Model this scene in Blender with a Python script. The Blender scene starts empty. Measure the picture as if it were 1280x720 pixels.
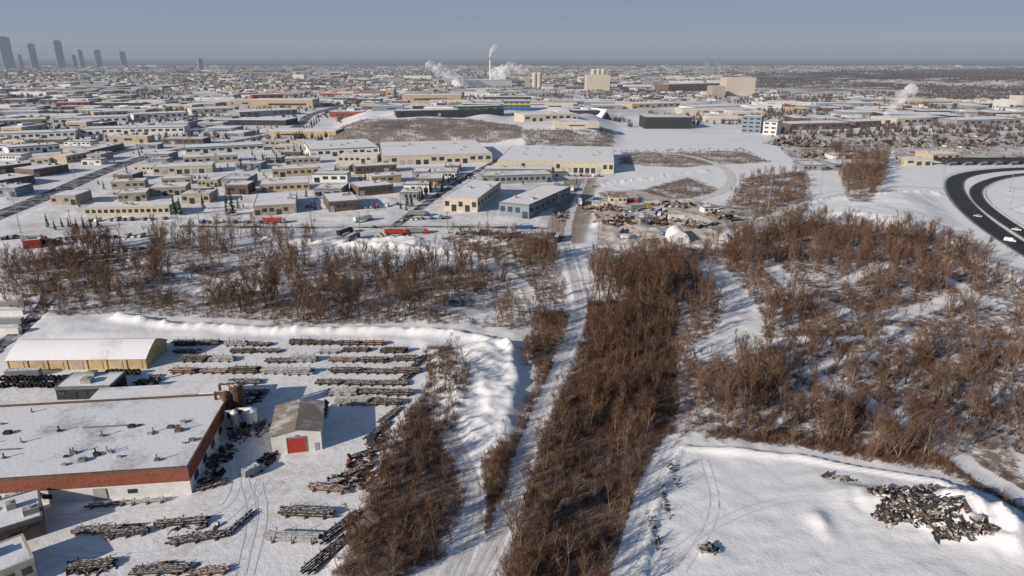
import bpy, math, random, time
import numpy as np
from mathutils import Vector, Euler
T0=time.time()
PI=math.pi
RN=random.Random(11)
SC=bpy.context.scene
COL=SC.collection
# ---------------------------------------------------------------- camera model
H=90.0; F=1280*24/36.0; P=math.atan(288/F); cP,sP=math.cos(P),math.sin(P)
def G(px,py,z=0.0):
    x=(px-640)/F; y=(360-py)/F
    t=(H-z)/(sP-y*cP)
    return (x*t,(cP+y*sP)*t)
def MPP(py):
    y=(360-py)/F
    return H/(sP-y*cP)/F
def GP(pts): return [G(*p) for p in pts]
# ---------------------------------------------------------------- materials
def painted_haze_group():  # aerial haze painted into surfaces: glow mixed in with distance from the origin
    g=bpy.data.node_groups.new('painted_haze',"ShaderNodeTree")
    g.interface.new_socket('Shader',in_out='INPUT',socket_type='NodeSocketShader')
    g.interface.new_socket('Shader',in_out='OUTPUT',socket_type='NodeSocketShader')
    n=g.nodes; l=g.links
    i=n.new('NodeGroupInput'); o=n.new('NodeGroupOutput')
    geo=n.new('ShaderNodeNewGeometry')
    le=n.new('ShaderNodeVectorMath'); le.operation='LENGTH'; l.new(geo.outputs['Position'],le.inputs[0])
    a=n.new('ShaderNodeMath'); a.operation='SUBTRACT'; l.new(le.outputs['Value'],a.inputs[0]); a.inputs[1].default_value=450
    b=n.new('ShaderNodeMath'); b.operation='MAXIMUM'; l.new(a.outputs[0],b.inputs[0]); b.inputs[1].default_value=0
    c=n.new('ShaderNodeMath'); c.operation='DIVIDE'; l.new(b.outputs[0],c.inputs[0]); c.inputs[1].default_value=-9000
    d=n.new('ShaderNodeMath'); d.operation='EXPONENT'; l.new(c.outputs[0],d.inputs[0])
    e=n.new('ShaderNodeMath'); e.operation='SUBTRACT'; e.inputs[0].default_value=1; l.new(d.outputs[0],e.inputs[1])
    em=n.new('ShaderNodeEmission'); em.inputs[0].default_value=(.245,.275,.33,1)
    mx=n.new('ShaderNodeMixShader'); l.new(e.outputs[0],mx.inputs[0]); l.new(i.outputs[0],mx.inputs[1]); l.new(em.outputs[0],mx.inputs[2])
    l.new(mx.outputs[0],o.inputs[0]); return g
HZ=painted_haze_group()
SNOWC=(.83,.84,.875,1)
class NT:
    def __init__(s,name):
        s.m=bpy.data.materials.new(name); s.m.use_nodes=True; s.t=s.m.node_tree; s.n=s.t.nodes; s.l=s.t.links
        s.b=s.n['Principled BSDF']; s.o=s.n['Material Output']
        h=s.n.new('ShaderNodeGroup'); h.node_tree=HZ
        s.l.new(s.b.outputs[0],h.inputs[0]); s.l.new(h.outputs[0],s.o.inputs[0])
        s.geo=s.n.new('ShaderNodeNewGeometry')
    def noise(s,scale,detail=4,rough=.6,vec=None):
        n=s.n.new('ShaderNodeTexNoise'); n.inputs['Scale'].default_value=scale; n.inputs['Detail'].default_value=detail; n.inputs['Roughness'].default_value=rough
        s.l.new(vec or s.geo.outputs['Position'],n.inputs['Vector']); return n.outputs['Fac']
    def math(s,op,a,b=0.0):
        n=s.n.new('ShaderNodeMath'); n.operation=op
        for k,v in enumerate((a,b)):
            if isinstance(v,(int,float)): n.inputs[k].default_value=v
            else: s.l.new(v,n.inputs[k])
        return n.outputs[0]
    def rng(s,v,a,b,c=0,d=1):
        n=s.n.new('ShaderNodeMapRange'); s.l.new(v,n.inputs[0])
        for k,x in enumerate((a,b,c,d)): n.inputs[k+1].default_value=x
        return n.outputs[0]
    def mix(s,f,a,b):
        n=s.n.new('ShaderNodeMix'); n.data_type='RGBA'
        if isinstance(f,(int,float)): n.inputs[0].default_value=f
        else: s.l.new(f,n.inputs[0])
        for k,v in ((6,a),(7,b)):
            if isinstance(v,tuple): n.inputs[k].default_value=v if len(v)==4 else v+(1,)
            else: s.l.new(v,n.inputs[k])
        return n.outputs[2]
    def attr(s,name):
        n=s.n.new('ShaderNodeAttribute'); n.attribute_name=name; return n.outputs['Fac']
    def bump(s,h,st,dist=.3):
        n=s.n.new('ShaderNodeBump'); n.inputs['Strength'].default_value=st; n.inputs['Distance'].default_value=dist
        s.l.new(h,n.inputs['Height']); s.l.new(n.outputs[0],s.b.inputs['Normal'])
    def fin(s,c,rough=.8,metal=0,spec=.25):
        if isinstance(c,tuple): s.b.inputs['Base Color'].default_value=c
        else: s.l.new(c,s.b.inputs['Base Color'])
        s.b.inputs['Roughness'].default_value=rough; s.b.inputs['Metallic'].default_value=metal
        s.b.inputs['Specular IOR Level'].default_value=spec
        return s.m
def mk(name,col,rough=.8,var=.25,vs=.6,snow=0,metal=0,bump=0,spec=.25):
    t=NT(name); n=t.noise(vs)
    a=tuple(c*(1-var) for c in col)+(1,); b=tuple(min(1,c*(1+var)) for c in col)+(1,)
    c=t.mix(t.rng(n,.3,.7),a,b)
    if snow>0:
        sp=t.n.new('ShaderNodeSeparateXYZ'); t.l.new(t.geo.outputs['Normal'],sp.inputs[0])
        v=t.math('ADD',sp.outputs[2],t.math('MULTIPLY',t.math('SUBTRACT',t.noise(1.7),.5),1.3))
        c=t.mix(t.rng(v,1-snow,1-snow+.2),c,SNOWC)
    if bump: t.bump(t.noise(vs*4),bump)
    return t.fin(c,rough,metal,spec)
M={}
M['cream']=mk('cream_wall',(.48,.435,.365),var=.15)
M['beige']=mk('beige_wall',(.34,.30,.25),var=.2)
M['white']=mk('white_wall',(.62,.62,.61),var=.12)
M['brown']=mk('brown_wall',(.13,.09,.072),var=.25)
M['dark']=mk('dark_wall',(.035,.037,.042),var=.3)
M['grey']=mk('grey_wall',(.24,.25,.27),var=.2)
M['red']=mk('red_wall',(.36,.05,.045),var=.15)
M['green']=mk('green_wall',(.10,.24,.15),var=.15)
M['blue']=mk('blue_wall',(.05,.14,.30),var=.15)
M['yellow']=mk('yellow_wall',(.50,.36,.07),var=.15)
M['tan']=mk('tan_wall',(.42,.34,.245),var=.18)
M['ytan']=mk('yellow_tan_wall',(.47,.365,.20),var=.15)
M['brick']=mk('red_brick',(.23,.078,.052),var=.3,vs=1.5)
M['slate']=mk('blue_grey_wall',(.20,.24,.29),var=.15)
M['glass']=mk('window_glass',(.035,.045,.06),rough=.15,var=.5,vs=.2,spec=.6)
M['tglass']=mk('tower_glass',(.13,.20,.21),rough=.3,var=.3,vs=.05,spec=.6)
M['trim']=mk('roof_trim',(.17,.165,.16),var=.2)
M['door']=mk('overhead_door',(.34,.33,.32),var=.15)
M['reddoor']=mk('red_door',(.38,.045,.04),var=.15,vs=2)
M['steel']=mk('steel_pipe_metal',(.055,.045,.04),rough=.55,var=.4,vs=1.2,snow=.09,metal=.2)
M['rust']=mk('rusty_steel',(.115,.06,.042),rough=.8,var=.45,vs=1.4,snow=.10)
M['timber']=mk('timber',(.15,.11,.075),snow=.1)
M['tyre']=mk('tyre_rubber',(.02,.02,.02))
M['bark']=mk('tree_bark',(.20,.155,.12),var=.4,vs=.35)
M['twig']=mk('tree_twigs',(.155,.092,.062),var=.45,vs=.09)
M['twigr']=mk('dark_red_brown_twigs',(.088,.043,.032),var=.45,vs=.12)
M['brush']=mk('dry_brush',(.16,.098,.065),var=.45,vs=.15)
M['farwood']=mk('far_wood_twigs',(.095,.07,.058),var=.4,vs=.02)
M['scrubtwig']=mk('hill_scrub_twigs',(.20,.14,.095),var=.4,vs=.05)
M['spruce']=mk('spruce_needles',(.028,.042,.03),var=.4,vs=.5,snow=.05)
M['galv']=mk('galvanised_pole',(.26,.27,.28),rough=.5,snow=.08)
M['rubble']=mk('rubble_mix',(.05,.042,.037),var=.7,vs=1.1,snow=.2)
M['conc']=mk('concrete',(.22,.20,.18),var=.4,snow=.1)
def snowmat(name,dirty=.0,sc=.12,col=SNOWC,dcol=(.33,.31,.30,1),bmp=.3):
    t=NT(name); a=t.noise(sc,6,.65); b=t.noise(.9,4)
    v=t.math('ADD',t.math('MULTIPLY',a,.75),t.math('MULTIPLY',b,.25))
    c=t.mix(t.rng(v,.62-dirty*.3,.72-dirty*.1),col,dcol)
    c=t.mix(t.rng(t.noise(.05,3),.35,.7,0,.22),c,(.68,.71,.79,1))
    t.bump(b,bmp,.25); return t.fin(c,.75)
M['rsnow']=snowmat('roof_snow',.18,.05,dcol=(.48,.48,.49,1))
M['oldroof']=snowmat('worn_patchy_roof_snow',.36,.075,col=(.77,.79,.84,1),dcol=(.30,.305,.32,1))
M['rsnow2']=snowmat('dirty_roof_snow',.50,.1,dcol=(.22,.215,.21,1))
M['snow']=snowmat('snow_heap_surface',.05,.3,bmp=.5)
M['track']=snowmat('packed_snow',.5,.2,col=(.72,.72,.75,1),dcol=(.47,.42,.37,1))
M['rut']=snowmat('tyre_rut_snow',.3,.3,col=(.60,.60,.63,1),dcol=(.42,.39,.36,1),bmp=.1)
M['rutl']=snowmat('faint_rut_snow',.2,.3,col=(.68,.70,.75,1),dcol=(.56,.56,.58,1),bmp=.1)
def roadmat(name,f):
    t=NT(name); v=t.noise(.12,6,.7)
    c=t.mix(t.rng(v,f,f+.15),(.040,.040,.045,1),(.38,.39,.42,1)); t.bump(t.noise(2),.15,.05)
    return t.fin(c,.7)
M['asphalt']=roadmat('asphalt',.64); M['slush']=roadmat('slushy_asphalt',.45)
M['paint']=mk('road_paint',(.5,.5,.47),var=.3)
CARC={'white':(.66,.66,.66),'black':(.02,.02,.024),'grey':(.20,.21,.23),'red':(.34,.035,.03),'blue':(.04,.09,.24),'silver':(.42,.43,.44),'yellow':(.5,.33,.04)}
for k,v in CARC.items(): M['car_'+k]=mk(k+'_car_paint',v,rough=.4,var=.1,snow=.14,spec=.45)
# ---------------------------------------------------------------- mesh helpers
class MB:
    def __init__(s): s.v=[];s.f=[];s.m=[]
    def add(s,vs,fs,m=0):
        o=len(s.v); s.v+=[tuple(p) for p in vs]; s.f+=[tuple(i+o for i in f) for f in fs]; s.m+=[m]*len(fs); return s
    def box(s,cx,cy,z0,sx,sy,sz,m=0,rz=0,tx=1,ty=1,dx=0):
        c,n=math.cos(rz),math.sin(rz); vs=[]
        for z,kx,ky,ox in ((z0,1,1,0),(z0+sz,tx,ty,dx)):
            for a,b in ((-1,-1),(1,-1),(1,1),(-1,1)):
                x=a*sx/2*kx+ox; y=b*sy/2*ky; vs.append((cx+x*c-y*n,cy+x*n+y*c,z))
        return s.add(vs,[(0,3,2,1),(4,5,6,7),(0,1,5,4),(1,2,6,5),(2,3,7,6),(3,0,4,7)],m)
    def tube(s,p0,p1,r0,r1,n=8,m=0,caps=True):
        p0=Vector(p0);p1=Vector(p1);d=(p1-p0).normalized(); a=d.orthogonal().normalized(); b=d.cross(a)
        vs=[p0+(a*math.cos(2*PI*k/n)+b*math.sin(2*PI*k/n))*r0 for k in range(n)]+[p1+(a*math.cos(2*PI*k/n)+b*math.sin(2*PI*k/n))*r1 for k in range(n)]
        fs=[(k,(k+1)%n,n+(k+1)%n,n+k) for k in range(n)]
        if caps: fs+=[tuple(range(n-1,-1,-1)),tuple(range(n,2*n))]
        return s.add(vs,fs,m)
    def gable(s,cx,cy,z0,sx,sy,h,m=0,axis='y'):
        x,y=sx/2,sy/2
        if axis=='y': vs=[(cx-x,cy-y,z0),(cx+x,cy-y,z0),(cx+x,cy+y,z0),(cx-x,cy+y,z0),(cx,cy-y,z0+h),(cx,cy+y,z0+h)]; fs=[(0,1,4),(1,2,5,4),(2,3,5),(3,0,4,5),(0,3,2,1)]
        else: vs=[(cx-x,cy-y,z0),(cx+x,cy-y,z0),(cx+x,cy+y,z0),(cx-x,cy+y,z0),(cx-x,cy,z0+h),(cx+x,cy,z0+h)]; fs=[(0,1,5,4),(1,2,5),(2,3,4,5),(3,0,4),(0,3,2,1)]
        return s.add(vs,fs,m)
    def mesh(s,name,mats):
        me=bpy.data.meshes.new(name); me.from_pydata(s.v,[],s.f)
        for k in (mats if isinstance(mats,(list,tuple)) else [mats]): me.materials.append(M[k] if isinstance(k,str) else k)
        if len(me.materials)>1: me.polygons.foreach_set('material_index',s.m)
        me.update(); return me
def npmesh(name,V,Fa,mats,mi=None):
    me=bpy.data.meshes.new(name); k=Fa.shape[1]
    me.vertices.add(len(V)); me.vertices.foreach_set('co',np.asarray(V,dtype=np.float32).ravel())
    me.loops.add(Fa.size); me.loops.foreach_set('vertex_index',Fa.astype(np.int32).ravel())
    me.polygons.add(len(Fa)); me.polygons.foreach_set('loop_start',np.arange(0,Fa.size,k,dtype=np.int32))
    for q in mats: me.materials.append(M[q] if isinstance(q,str) else q)
    if mi is not None: me.polygons.foreach_set('material_index',mi.astype(np.int32))
    me.update(calc_edges=True); return me
def ob(name,data,parent=None,loc=(0,0,0),rz=0,sc=None):
    o=bpy.data.objects.new(name,data); COL.objects.link(o); o.location=loc; o.rotation_euler=(0,0,rz)
    if sc is not None: o.scale=sc if isinstance(sc,tuple) else (sc,sc,sc)
    if parent: o.parent=parent
    return o
def tag(o,label=None,cat=None,group=None,kind=None):
    if label: o['label']=label
    if cat: o['category']=cat
    if group: o['group']=group
    if kind: o['kind']=kind
    return o
def inst(name,parts,loc,rz,label,cat,group=None,sc=None):
    r=ob(name,None,None,loc,rz,sc); tag(r,label,cat,group)
    for p in parts: ob(p[0],p[1],r,p[2] if len(p)>2 else (0,0,0))
    return r
# ---------------------------------------------------------------- terrain
def vn(x,y,s,seed):
    x=x/s;y=y/s;xi=np.floor(x);yi=np.floor(y);fx=x-xi;fy=y-yi
    fx=fx*fx*(3-2*fx);fy=fy*fy*(3-2*fy)
    def h(a,b):
        n=np.sin(a*12.9898+b*78.233+seed*3.7)*43758.5453; return n-np.floor(n)
    return (h(xi,yi)*(1-fx)+h(xi+1,yi)*fx)*(1-fy)+(h(xi,yi+1)*(1-fx)+h(xi+1,yi+1)*fx)*fy
def segd(X,Y,a,b):
    dx,dy=b[0]-a[0],b[1]-a[1]; L=dx*dx+dy*dy+1e-9
    t=np.clip(((X-a[0])*dx+(Y-a[1])*dy)/L,0,1)
    return np.hypot(X-a[0]-t*dx,Y-a[1]-t*dy)
def bb(X,Y,pl,e=60):
    xs=[p[0] for p in pl];ys=[p[1] for p in pl]
    return np.nonzero((X>min(xs)-e)&(X<max(xs)+e)&(Y>min(ys)-e)&(Y<max(ys)+e))[0]
def pld(X,Y,pl):
    d=np.full(X.shape,1e3); k=bb(X,Y,pl)
    if len(k):
        x,y=X[k],Y[k]; q=np.full(x.shape,1e3)
        for a,b in zip(pl[:-1],pl[1:]): q=np.minimum(q,segd(x,y,a,b))
        d[k]=q
    return d
def pgd(X,Y,pg):      # positive inside
    d=np.full(X.shape,-1e3); k=bb(X,Y,pg)
    if len(k):
        x,y=X[k],Y[k]; q=np.full(x.shape,1e9); ins=np.zeros(x.shape,bool)
        for a,b in zip(pg,pg[1:]+[pg[0]]):
            q=np.minimum(q,segd(x,y,a,b))
            c=((a[1]>y)!=(b[1]>y))&(x<(b[0]-a[0])*(y-a[1])/(b[1]-a[1]+1e-12)+a[0]); ins^=c
        d[k]=np.where(ins,q,-q)
    return d
def ss(v,a,b):
    t=np.clip((v-a)/(b-a),0,1); return t*t*(3-2*t)
def smooth(pl,it=2):
    for _ in range(it):
        q=[pl[0]]
        for a,b in zip(pl[:-1],pl[1:]):
            q.append((a[0]*.75+b[0]*.25,a[1]*.75+b[1]*.25)); q.append((a[0]*.25+b[0]*.75,a[1]*.25+b[1]*.75))
        q.append(pl[-1]); pl=q
    return pl
LANE=smooth(GP([(575,760),(598,715),(632,655),(648,600),(663,545),(690,480),(714,425),(729,385),(719,350),(713,325),(707,300),(714,264),(732,224)]))
LANE2=smooth(GP([(560,745),(584,690),(598,640),(593,600),(580,570),(566,545)]))
LOTRD=smooth(GP([(842,550),(820,590),(797,650),(770,760)]),1)
TRK=smooth(GP([(440,313),(520,320),(600,330),(655,350),(668,385)]))
TRK2=smooth(GP([(-30,455),(30,412),(62,375),(60,350)]))
HWY=smooth(GP([(-60,292),(60,245),(130,213),(205,189),(330,172),(375,158),(385,143),(430,132)]))
HWR=smooth(GP([(1330,210),(1250,212),(1200,219),(1190,232),(1204,256),(1238,286),(1310,330)]))
HWR2=smooth(GP([(1330,215),(1265,219),(1230,228),(1216,240),(1232,262),(1310,312)]))
CURV=smooth(GP([(776,188),(850,192),(900,205),(918,222),(905,240),(870,250)]))
CURV2=smooth(GP([(940,290),(985,262),(1060,240),(1120,232),(1180,236)]))
ST1=smooth(GP([(225,283),(400,285),(540,283),(690,286)]))
ST2=smooth(GP([(490,285),(560,235),(600,212),(640,190)]),1)
YARD=GP([(-60,470),(60,425),(190,420),(520,428),(545,460),(500,520),(470,600),(420,690),(400,760),(-120,760)])
LOT=GP([(846,562),(1000,576),(1175,605),(1300,674),(1420,760),(782,760),(816,650)])
GRAV=GP([(680,285),(705,224),(748,222),(742,270),(732,305),(700,305)])
MID=GP([(0,300),(0,276),(240,278),(690,278),(690,292),(560,296),(420,300),(240,296)])
JUNK=GP([(742,240),(800,238),(925,262),(905,306),(740,308)])
SCRUB=[(GP([(735,374),(850,385),(846,470),(842,545),(806,600),(757,760),(622,760),(645,655),(663,600),(680,545),(706,480),(730,425)]),1.15),
 (GP([(530,437),(562,434),(590,480),(563,560),(583,620),(555,700),(440,760),(400,760),(440,650),(495,540),(535,480)]),.95),
 (GP([(0,335),(60,312),(200,302),(420,328),(600,338),(690,318),(708,370),(655,412),(500,405),(330,408),(160,392),(60,398),(0,380)]),.58),
 (GP([(745,325),(900,300),(1010,276),(1180,300),(1290,370),(1290,640),(1190,596),(1000,562),(850,545),(838,460),(850,400),(790,380)]),.60),
 (GP([(668,392),(712,380),(706,430),(684,480),(655,520),(655,450)]),.85),
 (GP([(425,160),(560,158),(655,168),(655,180),(560,182),(405,180)]),.78),(GP([(775,190),(930,188),(965,203),(850,210),(770,206)]),.72),
 (GP([(790,240),(860,222),(910,240),(850,252)]),.75),(GP([(930,222),(1010,212),(1015,262),(925,295),(890,275)]),.68),
 (GP([(545,296),(700,288),(700,325),(600,326)]),.65),(GP([(1040,190),(1110,205),(1095,262),(1060,255)]),.7),
 (GP([(650,172),(745,172),(750,163),(768,163),(770,190),(655,184)]),.7),(GP([(930,93),(1320,86),(1320,132),(1180,128),(930,112)]),.55),
 (GP([(735,308),(800,306),(900,300),(840,322),(740,326)]),.55),(GP([(604,570),(646,545),(640,605),(622,655),(606,680)]),1.1),
 (GP([(960,172),(1080,176),(1060,215),(1000,212)]),.65),(GP([(1180,160),(1290,160),(1290,200),(1100,196)]),.5),
 (GP([(636,560),(682,455),(708,450),(680,530),(660,580),(645,600)]),.9),
 (GP([(880,550),(1000,562),(1176,590),(1300,655),(1300,615),(1190,562),(1000,540),(880,535)]),.9)]
CLEAR=[(smooth(GP([(885,335),(930,385),(918,430),(880,442)])),7),(smooth(GP([(960,330),(1010,378),(1100,405),(1200,372)])),4),
 (smooth(GP([(880,434),(960,428),(1100,424),(1290,430)])),2.2),(smooth(GP([(1020,475),(1110,515),(1200,575),(1290,630)])),3),
 (smooth(GP([(0,405),(160,398),(330,405)])),3),(smooth(GP([(180,330),(260,350),(400,368),(560,388),(640,395)])),2),
 (smooth(GP([(1000,470),(1080,440),(1150,470),(1290,500)])),2.5),(smooth(GP([(1060,350),(1100,330),(1180,345),(1230,380)])),3)]
BERM=[(smooth(GP([(150,399),(200,408),(300,413),(440,413),(600,420),(640,445)])),2.2,1.8),(GP([(850,561),(831,600),(814,650),(794,760)]),.75,1.0),
 (GP([(850,561),(1000,574),(1174,603),(1300,672)]),.8,.85),(smooth(GP([(636,440),(648,490),(632,540),(612,590)])),2.3,1.3),(smooth(GP([(430,306),(520,312),(640,322)])),2.5,1.8),
 (smooth(GP([(320,300),(420,303),(520,300)])),3,1.6),(smooth(GP([(905,300),(960,272),(1040,248),(1170,243)])),4,2.2),(smooth(GP([(745,232),(800,226),(880,214)])),4,2)]
LUMP=GP([(540,440),(640,428),(658,470),(632,545),(596,570),(552,520)])
PLAT=GP([(405,180),(560,181),(655,182),(768,176),(762,140),(440,138)])
HILL=[(PLAT,11,45),(GP([(655,185),(770,190),(775,176),(650,178)]),3,25),(GP([(1010,252),(1175,238),(1200,300),(1290,345),(1290,372),(1180,298),(1020,272)]),4,14)]
RIDGE=GP([(985,104),(1340,110),(1340,92),(1010,92)])
PILE=[(1150,642,12,5.5,2.3),(1216,650,9,7,3.6),(1078,620,7,4,1.5),(1242,668,9,5,2.6),(1205,628,6,3.5,1.8),(1027,655,2.2,4,1.2),(886,692,2.4,1.6,1.1),(520,305,9,5,1.5),(800,288,10,6,2),(600,470,6,9,1.4),(630,505,5,8,1.3),(1270,690,3,3,1),(760,282,12,5,1.5),
 (830,262,9,6,2.5),(780,250,8,5,2),(880,278,9,6,2.2),(860,252,10,5,2),(650,302,8,4,1.5),(600,300,9,4,1.5),(570,470,4,4,1.3),(605,440,5,5,1.6)]
PILE=[G(a,b)+(c,d,e) for a,b,c,d,e in PILE]
def hgt0(X,Y):
    dl=np.minimum.reduce([pld(X,Y,p) for p in (LANE,LANE2,TRK,TRK2,ST1,LOTRD)])
    dr=np.minimum.reduce([pld(X,Y,p) for p in (HWY,HWR,HWR2,CURV,ST2,CURV2)])
    fl=ss(dl,2.2,3.8)*ss(dr,12,20)
    lt=ss(pgd(X,Y,LOT),-2,3)
    fl=fl*(1-ss(pgd(X,Y,YARD),-3,2)*.96)*(1-lt*.95)*(1-ss(pgd(X,Y,GRAV),-5,3))*(1-ss(pgd(X,Y,MID),-8,3)*.9)
    n=vn(X,Y,28,1)*1.3+vn(X,Y,9,2)*.7+vn(X,Y,3.1,3)*.32-.9
    nf=1-ss(Y,430,600)
    z=n*fl*nf+lt*(vn(X*.8+Y*.5,Y*1.6-X*.6,3.4,41)*.28)
    z+=ss(pgd(X,Y,LUMP),-2,6)*(vn(X,Y,5,5)*1.2+vn(X,Y,2.6,6)*.9+vn(X,Y,1.6,26)*.8-.1)*ss(dl,2.4,4.5)
    z+=ss(pgd(X,Y,JUNK),-2,6)*(vn(X,Y,6,15)**2*1.8)*ss(dl,4,8)
    for i,(pl,w,h) in enumerate(BERM):
        d=pld(X,Y,pl); nb=(.85+.3*vn(X,Y,4,7)) if i in (1,2) else (.35+.6*vn(X,Y,3,7)+.6*vn(X,Y,1.7,27)); z+=h*np.exp(-(d/w)**2)*nb*ss(dl,2.2,3.4)
    z+=.4*np.exp(-((dl-2.6)/.6)**2)*(.3+vn(X,Y,2.5,9))*nf
    for pg,h,w in HILL: z+=h*ss(pgd(X,Y,pg),-w*.3,w)*(.7+.6*vn(X,Y,40,8))*ss(dr,8,40)
    for cx,cy,rx,ry,h in PILE:
        e=(((X-cx)/rx)**2+((Y-cy)/ry)**2)*1.3
        z+=np.where(e<9,h*np.exp(-np.minimum(e,9))*(.45+.75*vn(X,Y,2.6,4)+.3*vn(X,Y,1.1,14)),0)
    return z
def hgt(X,Y):
    X=np.asarray(X,float);Y=np.asarray(Y,float); z=np.zeros(X.shape)
    k=np.nonzero((Y>70)&(Y<1500)&(np.abs(X)<1100))[0]
    if len(k): z[k]=hgt0(X[k],Y[k])
    k=np.nonzero((Y>1800)&(X>500)&(Y<6500)&(X<6000))[0]
    if len(k): z[k]+=15*ss(pgd(X[k],Y[k],RIDGE),0,180)*(.55+.8*vn(X[k],Y[k],330,18))
    return z
def hz(x,y): return float(hgt(np.array([x]),np.array([y]))[0])
def geo(a,b,s,g):
    r=[a]
    while r[-1]<b: s*=g; r.append(r[-1]+s)
    return r
xf=np.concatenate([np.arange(-320,-130,1.3),np.arange(-130,130,.85),np.arange(130,320.1,1.3)]); xo=np.array(geo(320,60000,1.25,1.07)[1:])
xs=np.concatenate([-xo[::-1],xf,xo])
ys=np.concatenate([np.linspace(-250,85,12),np.arange(90,205,.8),np.arange(205,420,1.25),np.array(geo(420,60000,1.25,1.028)[1:])])
X,Y=np.meshgrid(xs,ys); X=X.ravel();Y=Y.ravel(); Z=hgt(X,Y)
nx,ny=len(xs),len(ys)
I=(np.arange(ny-1)[:,None]*nx+np.arange(nx-1)[None,:]).ravel()
FQ=np.stack([I,I+1,I+nx+1,I+nx],1)
sc_=np.zeros(X.shape)
for pg,a in SCRUB: sc_=np.maximum(sc_,a*ss(pgd(X,Y,pg),-5,5))
for pl,w in CLEAR: sc_*=ss(pld(X,Y,pl),w*.5,w*1.4)
sc_*=1-.85*ss(pgd(X,Y,LUMP),-6,2)
sc_*=ss(np.minimum.reduce([pld(X,Y,LANE),pld(X,Y,LANE2),pld(X,Y,LOTRD)]),1.5,2.3)
sc_*=1-ss(pgd(X,Y,LOT),-2,0)
pk=np.zeros(X.shape)
for pg,a in ((GRAV,1.45),(MID,.6),(YARD,.45),(GP([(980,165),(1290,168),(1290,200),(1000,195)]),.70),(JUNK,.88),(GP([(0,180),(300,176),(480,200),(480,280),(0,280)]),.50),(GP([(480,205),(780,215),(700,285),(480,285)]),.55),(LOT,.22)):
    pk=np.maximum(pk,a*ss(pgd(X,Y,pg),-4,6))
# ground material
t=NT('snowy_ground')
A=t.attr('scrub'); B=t.attr('packed')
n1=t.noise(.05,7,.7); n2=t.noise(.45,6,.7); n3=t.noise(2.2,4)
nn=t.math('ADD',t.math('MULTIPLY',n1,.5),t.math('MULTIPLY',n2,.5))
v=t.math('ADD',A,t.math('MULTIPLY',t.math('SUBTRACT',nn,.5),2.8))
scr=t.mix(t.rng(n3,.3,.7),(.07,.043,.031,1),(.21,.142,.095,1))
c=t.mix(t.rng(n1,.35,.65,0,.5),SNOWC,(.74,.765,.82,1))
v2=t.math('ADD',B,t.math('MULTIPLY',t.math('SUBTRACT',nn,.5),2.0))
c=t.mix(t.rng(v2,.42,.9,0,.85),c,(.38,.335,.30,1))
c=t.mix(t.rng(v2,.95,1.6,0,.7),c,(.22,.17,.135,1))
c=t.mix(t.rng(v,.46,.74,0,.88),c,scr)
le=t.n.new('ShaderNodeSeparateXYZ'); t.l.new(t.geo.outputs['Position'],le.inputs[0])
far=t.rng(le.outputs[1],700,2200); nf=t.noise(.0045,9,.75); far2=t.rng(le.outputs[1],2000,7000,0,.22)
v3=t.math('ADD',nf,far2)
c=t.mix(t.math('MULTIPLY',t.rng(v3,.47,.56),far),c,(.13,.10,.085,1))
t.bump(t.math('ADD',n2,t.math('MULTIPLY',n3,.3)),.42,.5)
M['ground']=t.fin(c,.8)
me=npmesh('ground',np.stack([X,Y,Z],1),FQ,['ground'])
for nme,arr in (('scrub',sc_),('packed',pk)):
    at=me.attributes.new(nme,'FLOAT','POINT'); at.data.foreach_set('value',arr.astype(np.float32))
me.shade_smooth(); tag(ob('ground',me),kind='structure')
print('t ground',time.time()-T0)
def ribbon(name,pl,w,mat,lift=.06,off=0.0,step=1.6,kind='structure',jit=0):
    P2=[]
    for a,b in zip(pl[:-1],pl[1:]):
        d=math.hypot(b[0]-a[0],b[1]-a[1]); n=max(1,int(d/step))
        for k in range(n): P2.append((a[0]+(b[0]-a[0])*k/n,a[1]+(b[1]-a[1])*k/n))
    P2.append(pl[-1]); q=[]
    K=5 if w>2 else 2
    for i,p in enumerate(P2):
        a=P2[max(0,i-1)];b=P2[min(len(P2)-1,i+1)]; d=math.hypot(b[0]-a[0],b[1]-a[1])+1e-9; nx_,ny_=-(b[1]-a[1])/d,(b[0]-a[0])/d
        ww=w*(1+jit*(math.sin(i*.37)+math.sin(i*.91+1))*.5)
        for k in range(K):
            s=(k/(K-1)-.5)*ww+off; q.append((p[0]+nx_*s,p[1]+ny_*s))
    q=np.array(q); z=hgt(q[:,0],q[:,1])+lift
    n=len(P2); I=(np.arange(n-1)[:,None]*K+np.arange(K-1)[None,:]).ravel()
    o=ob(name,npmesh(name,np.column_stack([q,z]),np.stack([I,I+1,I+K+1,I+K],1)[:,::-1],[mat])); tag(o,kind=kind); return o
ribbon('path',LANE,3.6,'track',.05,jit=.2); ribbon('path',LANE2,2.5,'track',.045,jit=.2); ribbon('path',LOTRD,3.6,'snow',.045,jit=.08)
for s in (-.8,.8):
    ribbon('tyre_track',LANE,.45,'rut',.08,off=s); ribbon('tyre_track',LANE2,.35,'rut',.07,off=s*.8); ribbon('tyre_track',LOTRD,.4,'rutl',.07,off=s)
ribbon('path',TRK,4,'track',.05); ribbon('road',TRK2,5,'slush',.05)
ribbon('road',ST1,7,'slush',.06,jit=.1); ribbon('road',ST2,6,'slush',.07)
ribbon('road',HWY,15,'slush',.15,step=6); ribbon('path',CURV,7,'track',.1,step=4); ribbon('path',CURV2,5,'track',.1,step=4)
ribbon('road',HWR,12,'asphalt',.30,step=4); ribbon('road',HWR2,8,'asphalt',.34,step=4)
for pl,ofs in ((HWR,(-5.3,5.3)),(HWR2,(-3.5,3.5))):
    for s in ofs: ribbon('road_marking',pl,.2,'paint',.38,off=s,step=4)
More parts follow.
